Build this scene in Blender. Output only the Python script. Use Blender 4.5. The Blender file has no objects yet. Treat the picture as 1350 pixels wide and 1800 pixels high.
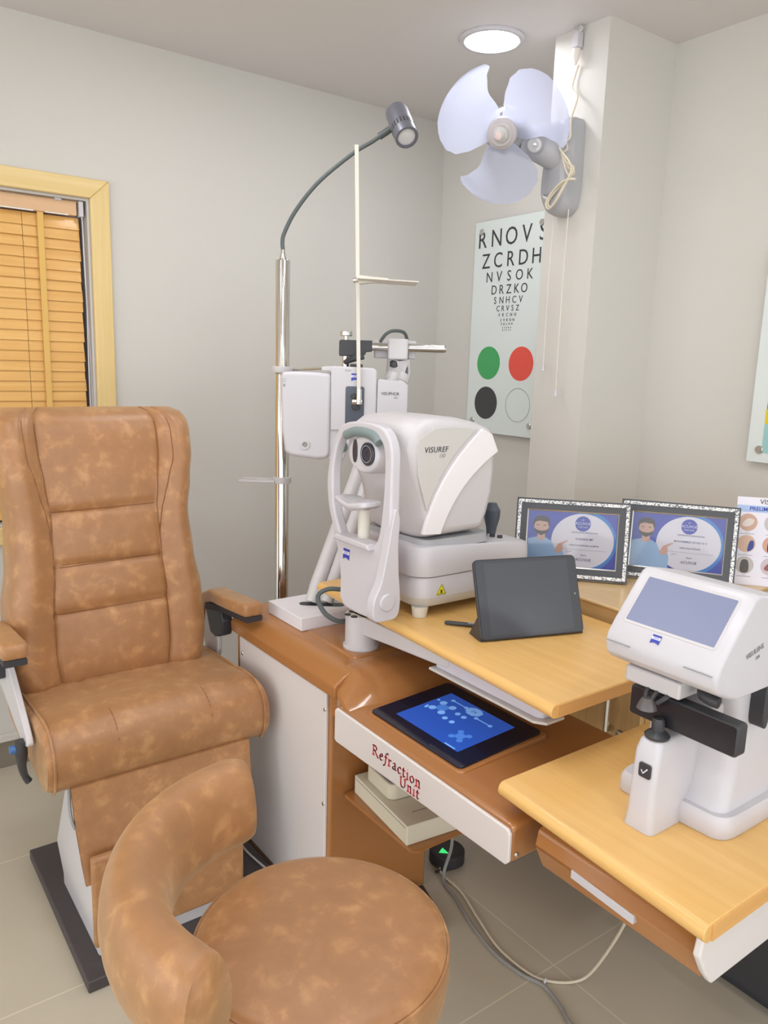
import bpy, bmesh, math, random
from math import sin, cos, pi, radians
from mathutils import Vector, Matrix
random.seed(4)
S = bpy.context.scene
COL = S.collection

# ------------------------------------------------------------------ camera
def make_camera():
    a, b, c = radians(53.647), radians(-10.871), radians(1.708)
    fw = Vector((cos(b)*cos(a), cos(b)*sin(a), sin(b)))
    r = fw.cross(Vector((0, 0, 1))).normalized()
    u = r.cross(fw)
    r2 = r*cos(c) + u*sin(c)
    u2 = u*cos(c) - r*sin(c)
    M = Matrix(((r2.x, u2.x, -fw.x, 0), (r2.y, u2.y, -fw.y, 0), (r2.z, u2.z, -fw.z, 1.44), (0, 0, 0, 1)))
    cd = bpy.data.cameras.new('camera')
    cd.sensor_fit = 'HORIZONTAL'
    cd.sensor_width = 36
    cd.lens = 36*1365.3/1350
    cd.clip_start = 0.02
    co = bpy.data.objects.new('camera', cd)
    COL.objects.link(co)
    co.matrix_world = M
    S.camera = co
    return r2, u2, fw
CR, CU, CF = make_camera()
CAM = Vector((0, 0, 1.44))

# ------------------------------------------------------------------ world, exposure, lamps
w = bpy.data.worlds.new('ambient_fill')
S.world = w
w.use_nodes = True
w.node_tree.nodes['Background'].inputs[0].default_value = (0.955, 0.985, 1.0, 1)
w.node_tree.nodes['Background'].inputs[1].default_value = 1.8  # even fill entering through the unbuilt sides, standing in for other room light
S.view_settings.view_transform = 'Standard'
S.view_settings.look = 'None'
S.view_settings.gamma = 1
S.view_settings.use_curve_mapping = False
S.view_settings.exposure = 0.25
LAMP_STRENGTH = 34.0
LAMP_COLOR = (0.97, 0.97, 1.0)
LAMP_SPOTS = [(1.86, 2.02), (1.05, 2.0), (0.15, 1.6), (0.62, 0.9), (1.25, 1.15), (0.35, 0.45), (-0.45, 0.8), (0.75, -0.15), (1.95, -0.35), (-1.7, 1.4), (-1.2, -0.9), (0.6, -1.4)]  # first is seen, second inferred from its glow, the rest added for top light

# ------------------------------------------------------------------ materials
def srgb(r, g, b):
    f = lambda v: (v/255/12.92 if v/255 <= 0.04045 else ((v/255+0.055)/1.055)**2.4)
    return (f(r), f(g), f(b), 1)
MATS = {}
def mat(name, col, rough=0.5, metal=0.0, coat=0.0, spec=0.5, emit=None, estr=0.0):
    if name in MATS: return MATS[name]
    m = bpy.data.materials.new(name)
    m.use_nodes = True
    p = m.node_tree.nodes['Principled BSDF']
    p.inputs['Base Color'].default_value = col
    p.inputs['Roughness'].default_value = rough
    p.inputs['Metallic'].default_value = metal
    p.inputs['Coat Weight'].default_value = coat
    p.inputs['Coat Roughness'].default_value = 0.08
    p.inputs['Specular IOR Level'].default_value = spec
    if emit:
        p.inputs['Emission Color'].default_value = emit
        p.inputs['Emission Strength'].default_value = estr
    MATS[name] = m
    return m
def nodes(m): return m.node_tree.nodes, m.node_tree.links, m.node_tree.nodes['Principled BSDF']
def ramp(n, stops):
    r = n.new('ShaderNodeValToRGB')
    e = r.color_ramp.elements
    while len(e) < len(stops): e.new(0.5)
    for i, (p, c) in enumerate(stops):
        e[i].position = p; e[i].color = c
    return r
def coords(n, l, scale=(1, 1, 1), rot=(0, 0, 0), loc=(0, 0, 0), kind='Object'):
    t = n.new('ShaderNodeTexCoord'); mp = n.new('ShaderNodeMapping')
    mp.inputs['Scale'].default_value = scale
    mp.inputs['Rotation'].default_value = rot
    mp.inputs['Location'].default_value = loc
    l.new(t.outputs[kind], mp.inputs['Vector'])
    return mp.outputs['Vector']
def noise(n, l, vec, scale, detail=4, rough=0.5, dist=0.0):
    t = n.new('ShaderNodeTexNoise')
    t.inputs['Scale'].default_value = scale
    t.inputs['Detail'].default_value = detail
    t.inputs['Roughness'].default_value = rough
    t.inputs['Distortion'].default_value = dist
    l.new(vec, t.inputs['Vector'])
    return t.outputs['Fac']
def bump(n, l, p, h, strength, dist=0.002):
    b = n.new('ShaderNodeBump')
    b.inputs['Strength'].default_value = strength
    b.inputs['Distance'].default_value = dist
    l.new(h, b.inputs['Height']); l.new(b.outputs['Normal'], p.inputs['Normal'])

def m_leather():
    m = mat('mottled_leather', srgb(175, 118, 70), 0.40, coat=0.25, spec=0.55)
    n, l, p = nodes(m)
    v = coords(n, l)
    a = noise(n, l, v, 24, 4, 0.58, 0.25)
    r = ramp(n, [(0.36, srgb(161, 111, 68)), (0.54, srgb(169, 118, 73)), (0.64, srgb(184, 133, 85)), (0.80, srgb(202, 154, 104))])
    l.new(a, r.inputs[0])
    b = noise(n, l, v, 5, 3)
    mx = n.new('ShaderNodeMix'); mx.data_type = 'RGBA'; mx.blend_type = 'MULTIPLY'
    mx.inputs[0].default_value = 0.35
    r2 = ramp(n, [(0.35, (0.80, 0.78, 0.76, 1)), (0.65, (1, 1, 1, 1))])
    l.new(b, r2.inputs[0])
    l.new(r.outputs[0], mx.inputs[6]); l.new(r2.outputs[0], mx.inputs[7])
    l.new(mx.outputs[2], p.inputs['Base Color'])
    p.inputs['Coat Roughness'].default_value = 0.36
    p.inputs['Sheen Weight'].default_value = 0.28
    p.inputs['Sheen Tint'].default_value = (1.0, 0.80, 0.50, 1)
    p.inputs['Sheen Roughness'].default_value = 0.6
    bump(n, l, p, noise(n, l, v, 420, 2), 0.12, 0.001)
    return m
def m_wood(name, c0, c1, axis, rough=0.35, scale=1.0, coat=0.15):
    m = mat(name, c0, rough, coat=coat)
    n, l, p = nodes(m)
    s = [60*scale, 60*scale, 60*scale]; s[axis] = 2.2*scale
    v = coords(n, l, s)
    r = ramp(n, [(0.3, c0), (0.7, c1)])
    l.new(noise(n, l, v, 1.0, 4, 0.6, 0.3), r.inputs[0])
    l.new(r.outputs[0], p.inputs['Base Color'])
    return m
def m_floor():
    m = mat('porcelain_tile', srgb(150, 141, 120), 0.42)
    n, l, p = nodes(m)
    t = n.new('ShaderNodeTexCoord')
    sx = n.new('ShaderNodeSeparateXYZ'); cx = n.new('ShaderNodeCombineXYZ')
    l.new(t.outputs['Object'], sx.inputs[0])
    def off(s, v):
        a = n.new('ShaderNodeMath'); a.operation = 'ADD'; a.inputs[1].default_value = v
        l.new(s, a.inputs[0]); return a.outputs[0]
    l.new(off(sx.outputs[1], 5.8-1.075), cx.inputs[0]); l.new(off(sx.outputs[0], 5.8-1.35), cx.inputs[1])
    b = n.new('ShaderNodeTexBrick')
    b.offset = 0.0
    b.inputs['Color1'].default_value = srgb(199, 190, 172)
    b.inputs['Color2'].default_value = srgb(197, 188, 169)
    b.inputs['Mortar'].default_value = srgb(220, 211, 188)
    b.inputs['Scale'].default_value = 1
    b.inputs['Mortar Size'].default_value = 0.0022
    b.inputs['Mortar Smooth'].default_value = 0.2
    b.inputs['Brick Width'].default_value = 0.58
    b.inputs['Row Height'].default_value = 0.58
    l.new(cx.outputs[0], b.inputs['Vector'])
    mx = n.new('ShaderNodeMix'); mx.data_type = 'RGBA'; mx.blend_type = 'MULTIPLY'
    mx.inputs[0].default_value = 0.15
    r = ramp(n, [(0.3, (0.8, 0.8, 0.8, 1)), (0.7, (1, 1, 1, 1))])
    l.new(noise(n, l, t.outputs['Object'], 2.5, 5), r.inputs[0])
    l.new(b.outputs[0], mx.inputs[6]); l.new(r.outputs[0], mx.inputs[7])
    l.new(mx.outputs[2], p.inputs['Base Color'])
    return m
def m_paint(name, col):
    m = mat(name, col, 0.55, spec=0.3)
    n, l, p = nodes(m)
    bump(n, l, p, noise(n, l, coords(n, l), 90, 3), 0.05, 0.001)
    return m
def m_frost():
    m = bpy.data.materials.new('translucent_plastic'); m.use_nodes = True
    n = m.node_tree.nodes; l = m.node_tree.links
    p = n['Principled BSDF']
    p.inputs['Base Color'].default_value = srgb(214, 218, 236); p.inputs['Roughness'].default_value = 0.3
    tl = n.new('ShaderNodeBsdfTranslucent'); tl.inputs[0].default_value = srgb(222, 226, 244)
    tr = n.new('ShaderNodeBsdfTransparent'); tr.inputs[0].default_value = (0.96, 0.97, 1, 1)
    a = n.new('ShaderNodeMixShader'); b = n.new('ShaderNodeMixShader')
    a.inputs[0].default_value = 0.5; b.inputs[0].default_value = 0.52
    l.new(p.outputs[0], a.inputs[1]); l.new(tl.outputs[0], a.inputs[2])
    l.new(a.outputs[0], b.inputs[1]); l.new(tr.outputs[0], b.inputs[2])
    l.new(b.outputs[0], n['Material Output'].inputs[0])
    return m
def m_silver_relief():
    m = mat('silver_relief', srgb(225, 225, 228), 0.3, metal=0.6)
    n, l, p = nodes(m)
    f = noise(n, l, coords(n, l), 260, 2, 0.6)
    r = ramp(n, [(0.42, srgb(120, 122, 128)), (0.52, srgb(245, 245, 245))])
    l.new(f, r.inputs[0]); l.new(r.outputs[0], p.inputs['Base Color'])
    bump(n, l, p, f, 0.8, 0.003)
    return m
LEATHER = m_leather()
FLOOR = m_floor()
WALL = m_paint('wall_paint', srgb(213, 210, 204))
CEIL = m_paint('ceiling_paint', srgb(222, 218, 217))
FROST = m_frost()
SILVER = m_silver_relief()
BEECH = m_wood('beech_laminate', srgb(226, 178, 106), srgb(234, 190, 119), 1, 0.3)
BEECH_END = m_wood('beech_edge', srgb(222, 166, 96), srgb(230, 176, 106), 0, 0.35)
OAK = m_wood('oak_laminate', srgb(196, 158, 103), srgb(216, 182, 128), 2, 0.4)
OAK_H = m_wood('oak_laminate_across', srgb(186, 146, 94), srgb(204, 166, 112), 1, 0.4)
OAK_TOP = m_wood('pale_laminate', srgb(216, 182, 132), srgb(222, 190, 142), 1, 0.3)
CASING = m_wood('casing_wood_tall', srgb(226, 196, 130), srgb(236, 210, 150), 2, 0.45, 0.7)
CASING_H = m_wood('casing_wood_wide', srgb(226, 196, 130), srgb(236, 210, 150), 0, 0.45, 0.7)
SLAT = m_wood('blind_wood', srgb(224, 170, 90), srgb(237, 188, 110), 0, 0.45, 0.8)
VALANCE = mat('valance_wood', srgb(222, 182, 140), 0.45)
TAPE = mat('ladder_tape', srgb(228, 186, 106), 0.8)
GLOSS = mat('brown_gloss', srgb(172, 116, 66), 0.24, coat=0.35)
WHITE = mat('white_plastic', srgb(206, 203, 208), 0.32)
WHITE2 = mat('warm_white_plastic', srgb(206, 202, 204), 0.35)
PANELW = mat('white_board', srgb(226, 220, 218), 0.28)
GREYW = mat('light_grey_plastic', srgb(205, 203, 200), 0.4)
IVORY = mat('ivory_plastic', srgb(224, 219, 208), 0.4)
GREY = mat('grey_plastic', srgb(178, 178, 182), 0.4)
DGREY = mat('slate_rubber', srgb(128, 142, 142), 0.6)
BLACK = mat('black_plastic', srgb(58, 58, 62), 0.4)
RUBBER = mat('black_rubber', srgb(52, 50, 54), 0.6)
BASE = mat('dark_base_paint', srgb(72, 66, 68), 0.5)
DARKGLASS = mat('dark_glass', srgb(46, 48, 60), 0.08)
TABGLASS = mat('tablet_glass', srgb(74, 77, 84), 0.14)
LENSSCR = mat('dim_screen', srgb(120, 126, 152), 0.32, emit=srgb(110, 120, 165), estr=0.16)
CHROME = mat('chrome', (0.70, 0.68, 0.64, 1), 0.14, metal=1.0)
STEEL = mat('brushed_steel', (0.62, 0.62, 0.6, 1), 0.3, metal=1.0)
LAMPGREY = mat('lamp_grey_metal', srgb(112, 113, 122), 0.4, metal=0.3)
NECK = mat('gooseneck_rubber', srgb(84, 92, 92), 0.5)
GLASSW = mat('chart_glass', srgb(224, 232, 230), 0.12)
INK = mat('black_ink', srgb(58, 58, 60), 0.5)
INKG = mat('grey_ink', srgb(150, 150, 152), 0.5)
RED = mat('red_ink', srgb(216, 42, 60), 0.5)
CRED = mat('chart_red', srgb(232, 86, 72), 0.4)
CGREEN = mat('chart_green', srgb(70, 168, 98), 0.4)
CBLACK = mat('chart_black', srgb(66, 66, 68), 0.4)
BLUE = mat('logo_blue', srgb(50, 66, 170), 0.4)
NAVY = mat('print_navy', srgb(74, 86, 186), 0.35)
SKYB = mat('print_sky', srgb(70, 140, 214), 0.35)
PAPER = mat('print_paper', srgb(232, 228, 238), 0.3)
SHIRT = mat('print_shirt', srgb(164, 196, 232), 0.35)
SKIN = mat('print_skin', srgb(216, 176, 158), 0.35)
HAIR = mat('print_hair', srgb(74, 64, 66), 0.35)
YELLOW = mat('warning_yellow', srgb(238, 226, 40), 0.4)
TEAL = mat('print_teal', srgb(160, 205, 205), 0.3)
TEALD = mat('print_dark_teal', srgb(84, 128, 130), 0.3)
FRAMEB = mat('frame_charcoal', srgb(82, 84, 90), 0.45)
MUSTARD = mat('glass_poster_yellow', srgb(232, 206, 40), 0.3)
BEZEL = mat('touch_bezel', srgb(26, 26, 44), 0.06)
SCREEN = mat('lit_screen', srgb(34, 66, 150), 0.15, emit=srgb(44, 92, 190), estr=0.40)
SCR_ICON = mat('lit_icon', srgb(120, 170, 230), 0.2, emit=srgb(128, 178, 240), estr=0.35)
SCR_DIM = mat('lit_icon_dim', srgb(70, 120, 205), 0.2, emit=srgb(74, 130, 215), estr=0.36)
LEDG = mat('green_led', srgb(60, 220, 120), 0.4, emit=srgb(60, 220, 120), estr=0.8)
BLUEP = mat('blue_plastic', srgb(70, 112, 170), 0.4)
CARTON = mat('cream_carton', srgb(222, 216, 196), 0.55)
CORD = mat('beige_cord', srgb(222, 212, 190), 0.5)
CABLEG = mat('grey_cable', srgb(150, 148, 146), 0.5)
WINGLASS = mat('window_glass', srgb(200, 205, 230), 0.1)
BASEB = mat('skirting_tile', srgb(134, 126, 112), 0.45)
TRAY = mat('lavender_plastic', srgb(206, 202, 214), 0.35)
LAMPFACE = mat('lamp_lens', srgb(205, 203, 205), 0.2)
DIFF = mat('light_diffuser', (1, 1, 1, 1), 0.5, emit=(*LAMP_COLOR, 1), estr=LAMP_STRENGTH)

# ------------------------------------------------------------------ mesh helpers
class MB:
    def __init__(s): s.v = []; s.f = []
    def add(s, vs, fs, M=None):
        o = len(s.v)
        s.v += [(M @ Vector(p)) if M else Vector(p) for p in vs]
        s.f += [[i+o for i in f] for f in fs]
        return s
    def box(s, x0, x1, y0, y1, z0, z1, M=None):
        vs = [(x, y, z) for z in (z0, z1) for y in (y0, y1) for x in (x0, x1)]
        return s.add(vs, [(0, 2, 3, 1), (4, 5, 7, 6), (0, 1, 5, 4), (2, 6, 7, 3), (0, 4, 6, 2), (1, 3, 7, 5)], M)
    def rings(s, rs, closed=True, cap=True, M=None):
        n = len(rs[0]); vs = [p for r in rs for p in r]; fs = []
        for i in range(len(rs)-1):
            for j in range(n if closed else n-1):
                k = (j+1) % n
                fs.append((i*n+j, i*n+k, (i+1)*n+k, (i+1)*n+j))
        if cap and closed:
            fs.append(tuple(range(n-1, -1, -1))); fs.append(tuple((len(rs)-1)*n+i for i in range(n)))
        return s.add(vs, fs, M)
    def prism(s, pts, axis, a, b, M=None):
        """outline extruded along axis; pts are the two other coordinates in xyz order"""
        def P(p, t):
            q = list(p); q.insert(axis, t); return q
        return s.rings([[P(p, a) for p in pts], [P(p, b) for p in pts]], M=M)
    def tube(s, pts, r, n=10, smooth=0, M=None):
        P = [Vector(p) for p in pts]
        if smooth: P = spline(P, smooth)
        R = r if isinstance(r, (list, tuple)) else [r]*len(P)
        if len(R) != len(P):
            R = [R[min(int(i/(len(P)-1)*(len(R)-1)), len(R)-2)]*(1-(i/(len(P)-1)*(len(R)-1) - min(int(i/(len(P)-1)*(len(R)-1)), len(R)-2)))
                 + R[min(int(i/(len(P)-1)*(len(R)-1)), len(R)-2)+1]*(i/(len(P)-1)*(len(R)-1) - min(int(i/(len(P)-1)*(len(R)-1)), len(R)-2)) for i in range(len(P))]
        rs = []; up = None
        for i, p in enumerate(P):
            t = (P[min(i+1, len(P)-1)] - P[max(i-1, 0)]).normalized()
            if up is None: up = Vector((0, 0, 1)) if abs(t.z) < 0.9 else Vector((1, 0, 0))
            a = t.cross(up)
            if a.length < 1e-5: a = t.cross(Vector((0, 1, 0.3)))
            a.normalize(); b = a.cross(t).normalized(); up = b
            rs.append([p + (a*cos(2*pi*k/n) + b*sin(2*pi*k/n))*R[i] for k in range(n)])
        return s.rings(rs, M=M)
    def lathe(s, prof, n=32, M=None):
        """prof: list of (radius, height) about local z"""
        return s.rings([[(max(r, 1e-4)*cos(2*pi*k/n), max(r, 1e-4)*sin(2*pi*k/n), h) for k in range(n)] for r, h in prof], M=M, cap=prof[0][0] < .002)
    def poly(s, pts, M=None): return s.add(pts, [tuple(range(len(pts)))], M)

def spline(P, k):
    out = []
    for i in range(len(P)-1):
        p0, p1, p2, p3 = P[max(i-1, 0)], P[i], P[i+1], P[min(i+2, len(P)-1)]
        for j in range(k):
            t = j/k
            out.append(0.5*((2*p1) + (p2-p0)*t + (2*p0-5*p1+4*p2-p3)*t*t + (3*p1-p0-3*p2+p3)*t**3))
    out.append(P[-1]); return out
def spl2(pts, k=6, closed=True):
    P = [Vector((p[0], p[1], 0)) for p in pts]
    if closed: P = [P[-1]] + P + [P[0], P[1]]
    o = spline(P, k)
    if closed: o = o[k:-k-1]
    return [(p.x, p.y) for p in o]
def rrect(x0, x1, y0, y1, r, n=5):
    out = []
    for cx, cy, a in ((x1-r, y1-r, 0), (x0+r, y1-r, 90), (x0+r, y0+r, 180), (x1-r, y0+r, 270)):
        for i in range(n+1):
            t = radians(a + 90*i/n); out.append((cx + r*cos(t), cy + r*sin(t)))
    return out
def circle(cx, cy, rx, ry=None, n=32, a0=0, a1=360):
    ry = ry or rx
    full = abs(a1-a0) >= 360
    return [(cx + rx*cos(radians(a0+(a1-a0)*i/(n if full else n-1))), cy + ry*sin(radians(a0+(a1-a0)*i/(n if full else n-1)))) for i in range(n)]
def axes(origin, x, y=None, z=None):
    """frame at origin; give two of the directions"""
    x = Vector(x).normalized() if x is not None else None
    y = Vector(y).normalized() if y is not None else None
    z = Vector(z).normalized() if z is not None else None
    if z is None: z = x.cross(y).normalized(); y = z.cross(x)
    elif y is None: y = z.cross(x).normalized(); x = y.cross(z)
    else: x = y.cross(z).normalized(); y = z.cross(x)
    M = Matrix.Identity(4)
    for i, c in enumerate((x, y, z)):
        for k in range(3): M[k][i] = c[k]
    M.translation = Vector(origin)
    return M

INV = {}
def thing(name, label, cat, loc=(0, 0, 0), rot=(0, 0, 0), group=None, local=False):
    o = bpy.data.objects.new(name, None)
    o.empty_display_size = 0.05
    COL.objects.link(o)
    o.location = loc; o.rotation_euler = rot
    o['label'] = label; o['category'] = cat
    if group: o['group'] = group
    M = Matrix.LocRotScale(Vector(loc), __import__('mathutils').Euler(rot), None)
    INV[o] = None if local else M.inverted()
    return o
def obj(name, mb, m, parent=None, bevel=0.0, seg=3, smooth=35, sub=0, label=None, solid=0.0):
    me = bpy.data.meshes.new(name)
    inv = INV.get(parent) if parent else None
    vs = [(inv @ p) if inv else p for p in mb.v]
    me.from_pydata([tuple(p) for p in vs], [], mb.f)
    bm = bmesh.new(); bm.from_mesh(me)
    bmesh.ops.recalc_face_normals(bm, faces=bm.faces)
    bm.to_mesh(me); bm.free()
    me.materials.append(m)
    me.polygons.foreach_set('use_smooth', [True]*len(me.polygons))
    if not sub: me.set_sharp_from_angle(angle=radians(smooth))
    o = bpy.data.objects.new(name, me)
    COL.objects.link(o)
    if parent:
        o.parent = parent
        INV[o] = inv
    if solid:
        md = o.modifiers.new('thickness', 'SOLIDIFY'); md.thickness = solid; md.offset = 0
    if bevel:
        md = o.modifiers.new('bevel', 'BEVEL'); md.width = bevel; md.segments = seg
        md.limit_method = 'ANGLE'; md.angle_limit = radians(30); md.harden_normals = False
        for p in me.polygons: p.use_smooth = True
    if sub:
        md = o.modifiers.new('subdivision', 'SUBSURF'); md.levels = sub; md.render_levels = sub
    if label: o['label'] = label
    return o
def tag(o, label, cat, group=None):
    o['label'] = label; o['category'] = cat
    if group: o['group'] = group
    return o
def struct(name, mb, m, parent=None, bevel=0.0):
    o = obj(name, mb, m, parent, bevel)
    if not parent: o['kind'] = 'structure'
    return o
def origin_to(o, loc):
    """move a single-mesh thing's origin to where it stands"""
    L = Vector(loc)
    for v in o.data.vertices: v.co -= L
    o.location = L
    return o
def text_mesh(body, size, M, align='CENTER', depth=0.0004, shear=0.0, space=1.0, xs=1.0, bold=0.0):
    cu = bpy.data.curves.new('t', 'FONT')
    cu.body = body; cu.size = size; cu.align_x = align; cu.align_y = 'CENTER'
    cu.extrude = depth; cu.shear = shear; cu.space_character = space; cu.resolution_u = 3
    cu.offset = bold
    to = bpy.data.objects.new('t', cu); COL.objects.link(to)
    dg = bpy.context.evaluated_depsgraph_get()
    me = bpy.data.meshes.new_from_object(to.evaluated_get(dg))
    mb = MB()
    X = M @ Matrix.Diagonal((xs, 1, 1, 1))
    mb.add([v.co.copy() for v in me.vertices], [tuple(p.vertices) for p in me.polygons], X)
    bpy.data.objects.remove(to); bpy.data.curves.remove(cu); bpy.data.meshes.remove(me)
    return mb
def lettering(body, size, M, m, parent, name='lettering', **k):
    return obj(name, text_mesh(body, size, M, **k), m, parent)
def cat_mb(*ms):
    r = MB()
    for m in ms: r.add(m.v, m.f)
    return r
# ------------------------------------------------------------------ room
ZC, YA, XB, XL, YF = 2.47, 2.813, 2.342, -3.0, -3.0
WX0, WX1, WZ0, WZ1 = -0.35, 0.806, 0.86, 1.949
struct('floor', MB().box(XL-.1, XB+.1, YF-.1, YA+.14, -.1, 0), FLOOR)
struct('ceiling', MB().box(XL-.1, XB+.1, YF-.1, YA+.14, ZC, ZC+.1), CEIL)
wb = MB()
wb.box(XL, WX0, YA, YA+.14, 0, ZC); wb.box(WX1, XB+.1, YA, YA+.14, 0, ZC)
wb.box(WX0, WX1, YA, YA+.14, 0, WZ0); wb.box(WX0, WX1, YA, YA+.14, WZ1, ZC)
struct('wall_back', wb, WALL)
struct('wall_right', MB().box(XB, XB+.1, YF, YA, 0, ZC), WALL)
#struct('wall_left', MB().box(XL-.1, XL, YF-.1, YA+.14, 0, ZC), WALL)
#struct('wall_front', MB().box(XL, XB+.1, YF-.1, YF, 0, ZC), WALL)
struct('pillar', MB().box(2.01, XB, 1.672, 1.885, 0, ZC), WALL)
struct('baseboard_back', MB().box(XL, XB, YA-.012, YA, 0, .096), BASEB, bevel=.002)
struct('baseboard_right', cat_mb(MB().box(XB-.012, XB, YF, 1.672, 0, .096), MB().box(XB-.012, XB, 1.885, YA-.012, 0, .096)), BASEB, bevel=.002)
struct('trim_1', MB().box(XL, 0.62, YA-.02, YA, .096, .122), WALL, bevel=.004)

# window: casing, lining, pane
win = bpy.data.objects.new('window_1', None); COL.objects.link(win)
win.location = (0.25, YA, WZ0); win['kind'] = 'structure'
INV[win] = Matrix.Translation((-0.25, -YA, -WZ0))
def casing_side(x0, x1):
    t = x1-x0
    return MB().prism([(x0, WZ0-.06), (x1, WZ0-.06), (x1, WZ1+.062 if x0 > 0 else WZ1), (x0, WZ1 if x0 > 0 else WZ1+.062)], 1, YA-.018, YA-.0005)
struct('casing', casing_side(WX1, WX1+.064), CASING, win, .004)
struct('casing', casing_side(WX0-.064, WX0), CASING, win, .004)
struct('casing', MB().prism([(WX0-.064, WZ1+.062), (WX0, WZ1), (WX1, WZ1), (WX1+.064, WZ1+.062)], 1, YA-.018, YA-.0005), CASING_H, win, .004)
struct('casing', MB().box(WX0, WX1, YA-.018, YA-.0005, WZ0-.06, WZ0), CASING_H, win, .004)
ln = MB(); t = .008
ln.box(WX0+.0005, WX0+t, YA, YA+.12, WZ0+t, WZ1-t); ln.box(WX1-t, WX1-.0005, YA, YA+.12, WZ0+t, WZ1-t)
ln.box(WX0+.0005, WX1-.0005, YA, YA+.12, WZ1-t, WZ1-.0005); ln.box(WX0+.0005, WX1-.0005, YA, YA+.12, WZ0+.0005, WZ0+t)
struct('window_lining', ln, GREYW, win)
struct('pane', MB().box(WX0+t, WX1-t, YA+.11, YA+.116, WZ0+t, WZ1-t), WINGLASS, win)

# ------------------------------------------------------------------ ceiling downlights: one in view, most others added as fill
LAB = {0: 'glowing round ceiling downlight in view above the wall fan'}
for i, (x, y) in enumerate(LAMP_SPOTS):
    lt = thing('ceiling_light', LAB.get(i, 'round ceiling downlight out of view, in a set mostly added to brighten the room'), 'ceiling light', (x, y, ZC), group='ceiling downlights' if i else None)
    obj('trim_ring', MB().lathe([(.088, ZC-.001), (.104, ZC-.001), (.106, ZC-.006), (.100, ZC-.012), (.088, ZC-.012)], 40, Matrix.Translation((x, y, 0))), WHITE, lt)
    obj('diffuser', MB().lathe([(0, ZC-.002), (.0885, ZC-.002), (.0885, ZC-.010), (0, ZC-.0125)], 40, Matrix.Translation((x, y, 0))), DIFF, lt)

# ------------------------------------------------------------------ venetian blind
bl = thing('venetian_blind', 'wooden venetian blind closed inside the window frame behind the leather chair', 'blind', (0.25, YA+.04, WZ1-.01))
obj('valance', MB().box(WX0+.012, .770, YA+.018, YA+.05, 1.893, 1.937), VALANCE, bl, .002)
obj('headrail', MB().box(WX0+.012, .788, YA+.022, YA+.06, 1.937, 1.9395), VALANCE, bl)
sm = MB(); k = 0; z = 1.885
while z > WZ0+.03:
    a = radians(79+random.uniform(-2.5, 2.5)); h = .0205
    dy, dz = cos(a)*h, sin(a)*h
    x0, x1 = WX0+.015, .781 + random.uniform(-.002, .002)
    tq = .0014
    for xa, xb in ((x0, .600), (.6015, x1)) if k % 1 == 0 else ():
        sm.add([(xa, YA+.036-dy, z-.0165-dz), (xb, YA+.036-dy, z-.0165-dz), (xb, YA+.036+dy, z-.0165+dz), (xa, YA+.036+dy, z-.0165+dz),
                (xa, YA+.036-dy+tq*2, z-.0165-dz), (xb, YA+.036-dy+tq*2, z-.0165-dz), (xb, YA+.036+dy+tq*2, z-.0165+dz), (xa, YA+.036+dy+tq*2, z-.0165+dz)],
               [(0, 1, 2, 3), (4, 7, 6, 5), (0, 4, 5, 1), (2, 6, 7, 3), (0, 3, 7, 4), (1, 5, 6, 2)])
    z -= .0335; k += 1
obj('slats', sm, SLAT, bl)
for x in (.655, .10):
    obj('ladder_tape', MB().box(x-.0095, x+.0095, YA+.0235, YA+.0245, WZ0+.03, 1.893), TAPE, bl)
for xa, xb in ((WX0+.02, .632), (.668, .742)):
    obj('rail_clip_strip', MB().box(xa, xb, YA+.012, YA+.018, 1.8905, 1.894), STEEL, bl)
obj('headrail_clip', MB().box(.700, .722, YA+.012, YA+.024, 1.934, 1.942), WHITE, bl, .001)
obj('end_bracket', MB().box(.775, .789, YA+.006, YA+.03, 1.89, 1.9385), WHITE, bl, .0015)
obj('pull_cord', MB().tube([(.784, YA+.012, 1.89), (.786, YA+.012, 1.83), (.789, YA+.012, 1.6), (.787, YA+.012, 1.4), (.787, YA+.012, 1.0)], .0022, 6, 5), WHITE, bl)
obj('pull_cord', MB().tube([(.785, YA+.014, 1.89), (.787, YA+.014, 1.7), (.793, YA+.014, 1.5), (.796, YA+.014, 1.3), (.796, YA+.014, 1.0)], .0018, 6, 5), WHITE, bl)

# ------------------------------------------------------------------ eye chart (glass sheet on stand-offs)
CX = 2.314
def on_wall(y, z, x=CX): return axes((x, y, z), (0, -1, 0), (0, 0, 1))
ec = thing('eye_chart', 'tall frosted glass letter chart with four circles on the right wall', 'eye chart', (2.318, 2.34, 1.16))
obj('glass_sheet', MB().box(CX, CX+.008, 2.138, 2.554, 1.160, 2.026), GLASSW, ec, .001, 1)
for y, z in ((2.512, 1.985), (2.178, 1.985), (2.515, 1.207), (2.180, 1.207)):
    obj('standoff', MB().lathe([(.0, -.006), (.011, -.006), (.0125, -.004), (.0125, 0), (.008, 0), (.008, .028)], 20, axes((CX, y, z), (0, -1, 0), None, (1, 0, 0))), STEEL, ec)
ROWS = [('RNOVS', 2.508, 2.171, 1.950, .0686), ('ZCRDH', 2.480, 2.197, 1.8625, .0594), ('NVSOK', 2.4544, 2.2271, 1.798, .041), ('DRZKO', 2.4234, 2.2529, 1.746, .0366),
        ('SNHCV', 2.4132, 2.268, 1.704, .0274), ('CRVSZ', 2.3939, 2.284, 1.6715, .0225), ('VKCNH', 2.3852, 2.2944, 1.646, .0138), ('SVKON', 2.3736, 2.3023, 1.6255, .0114),
        ('VRCRH', 2.369, 2.3105, 1.6095, .0092), ('CSVRV', 2.3613, 2.3157, 1.595, .0068), ('DZVSO', 2.3591, 2.3171, 1.5855, .005)]
mb = MB()
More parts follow.
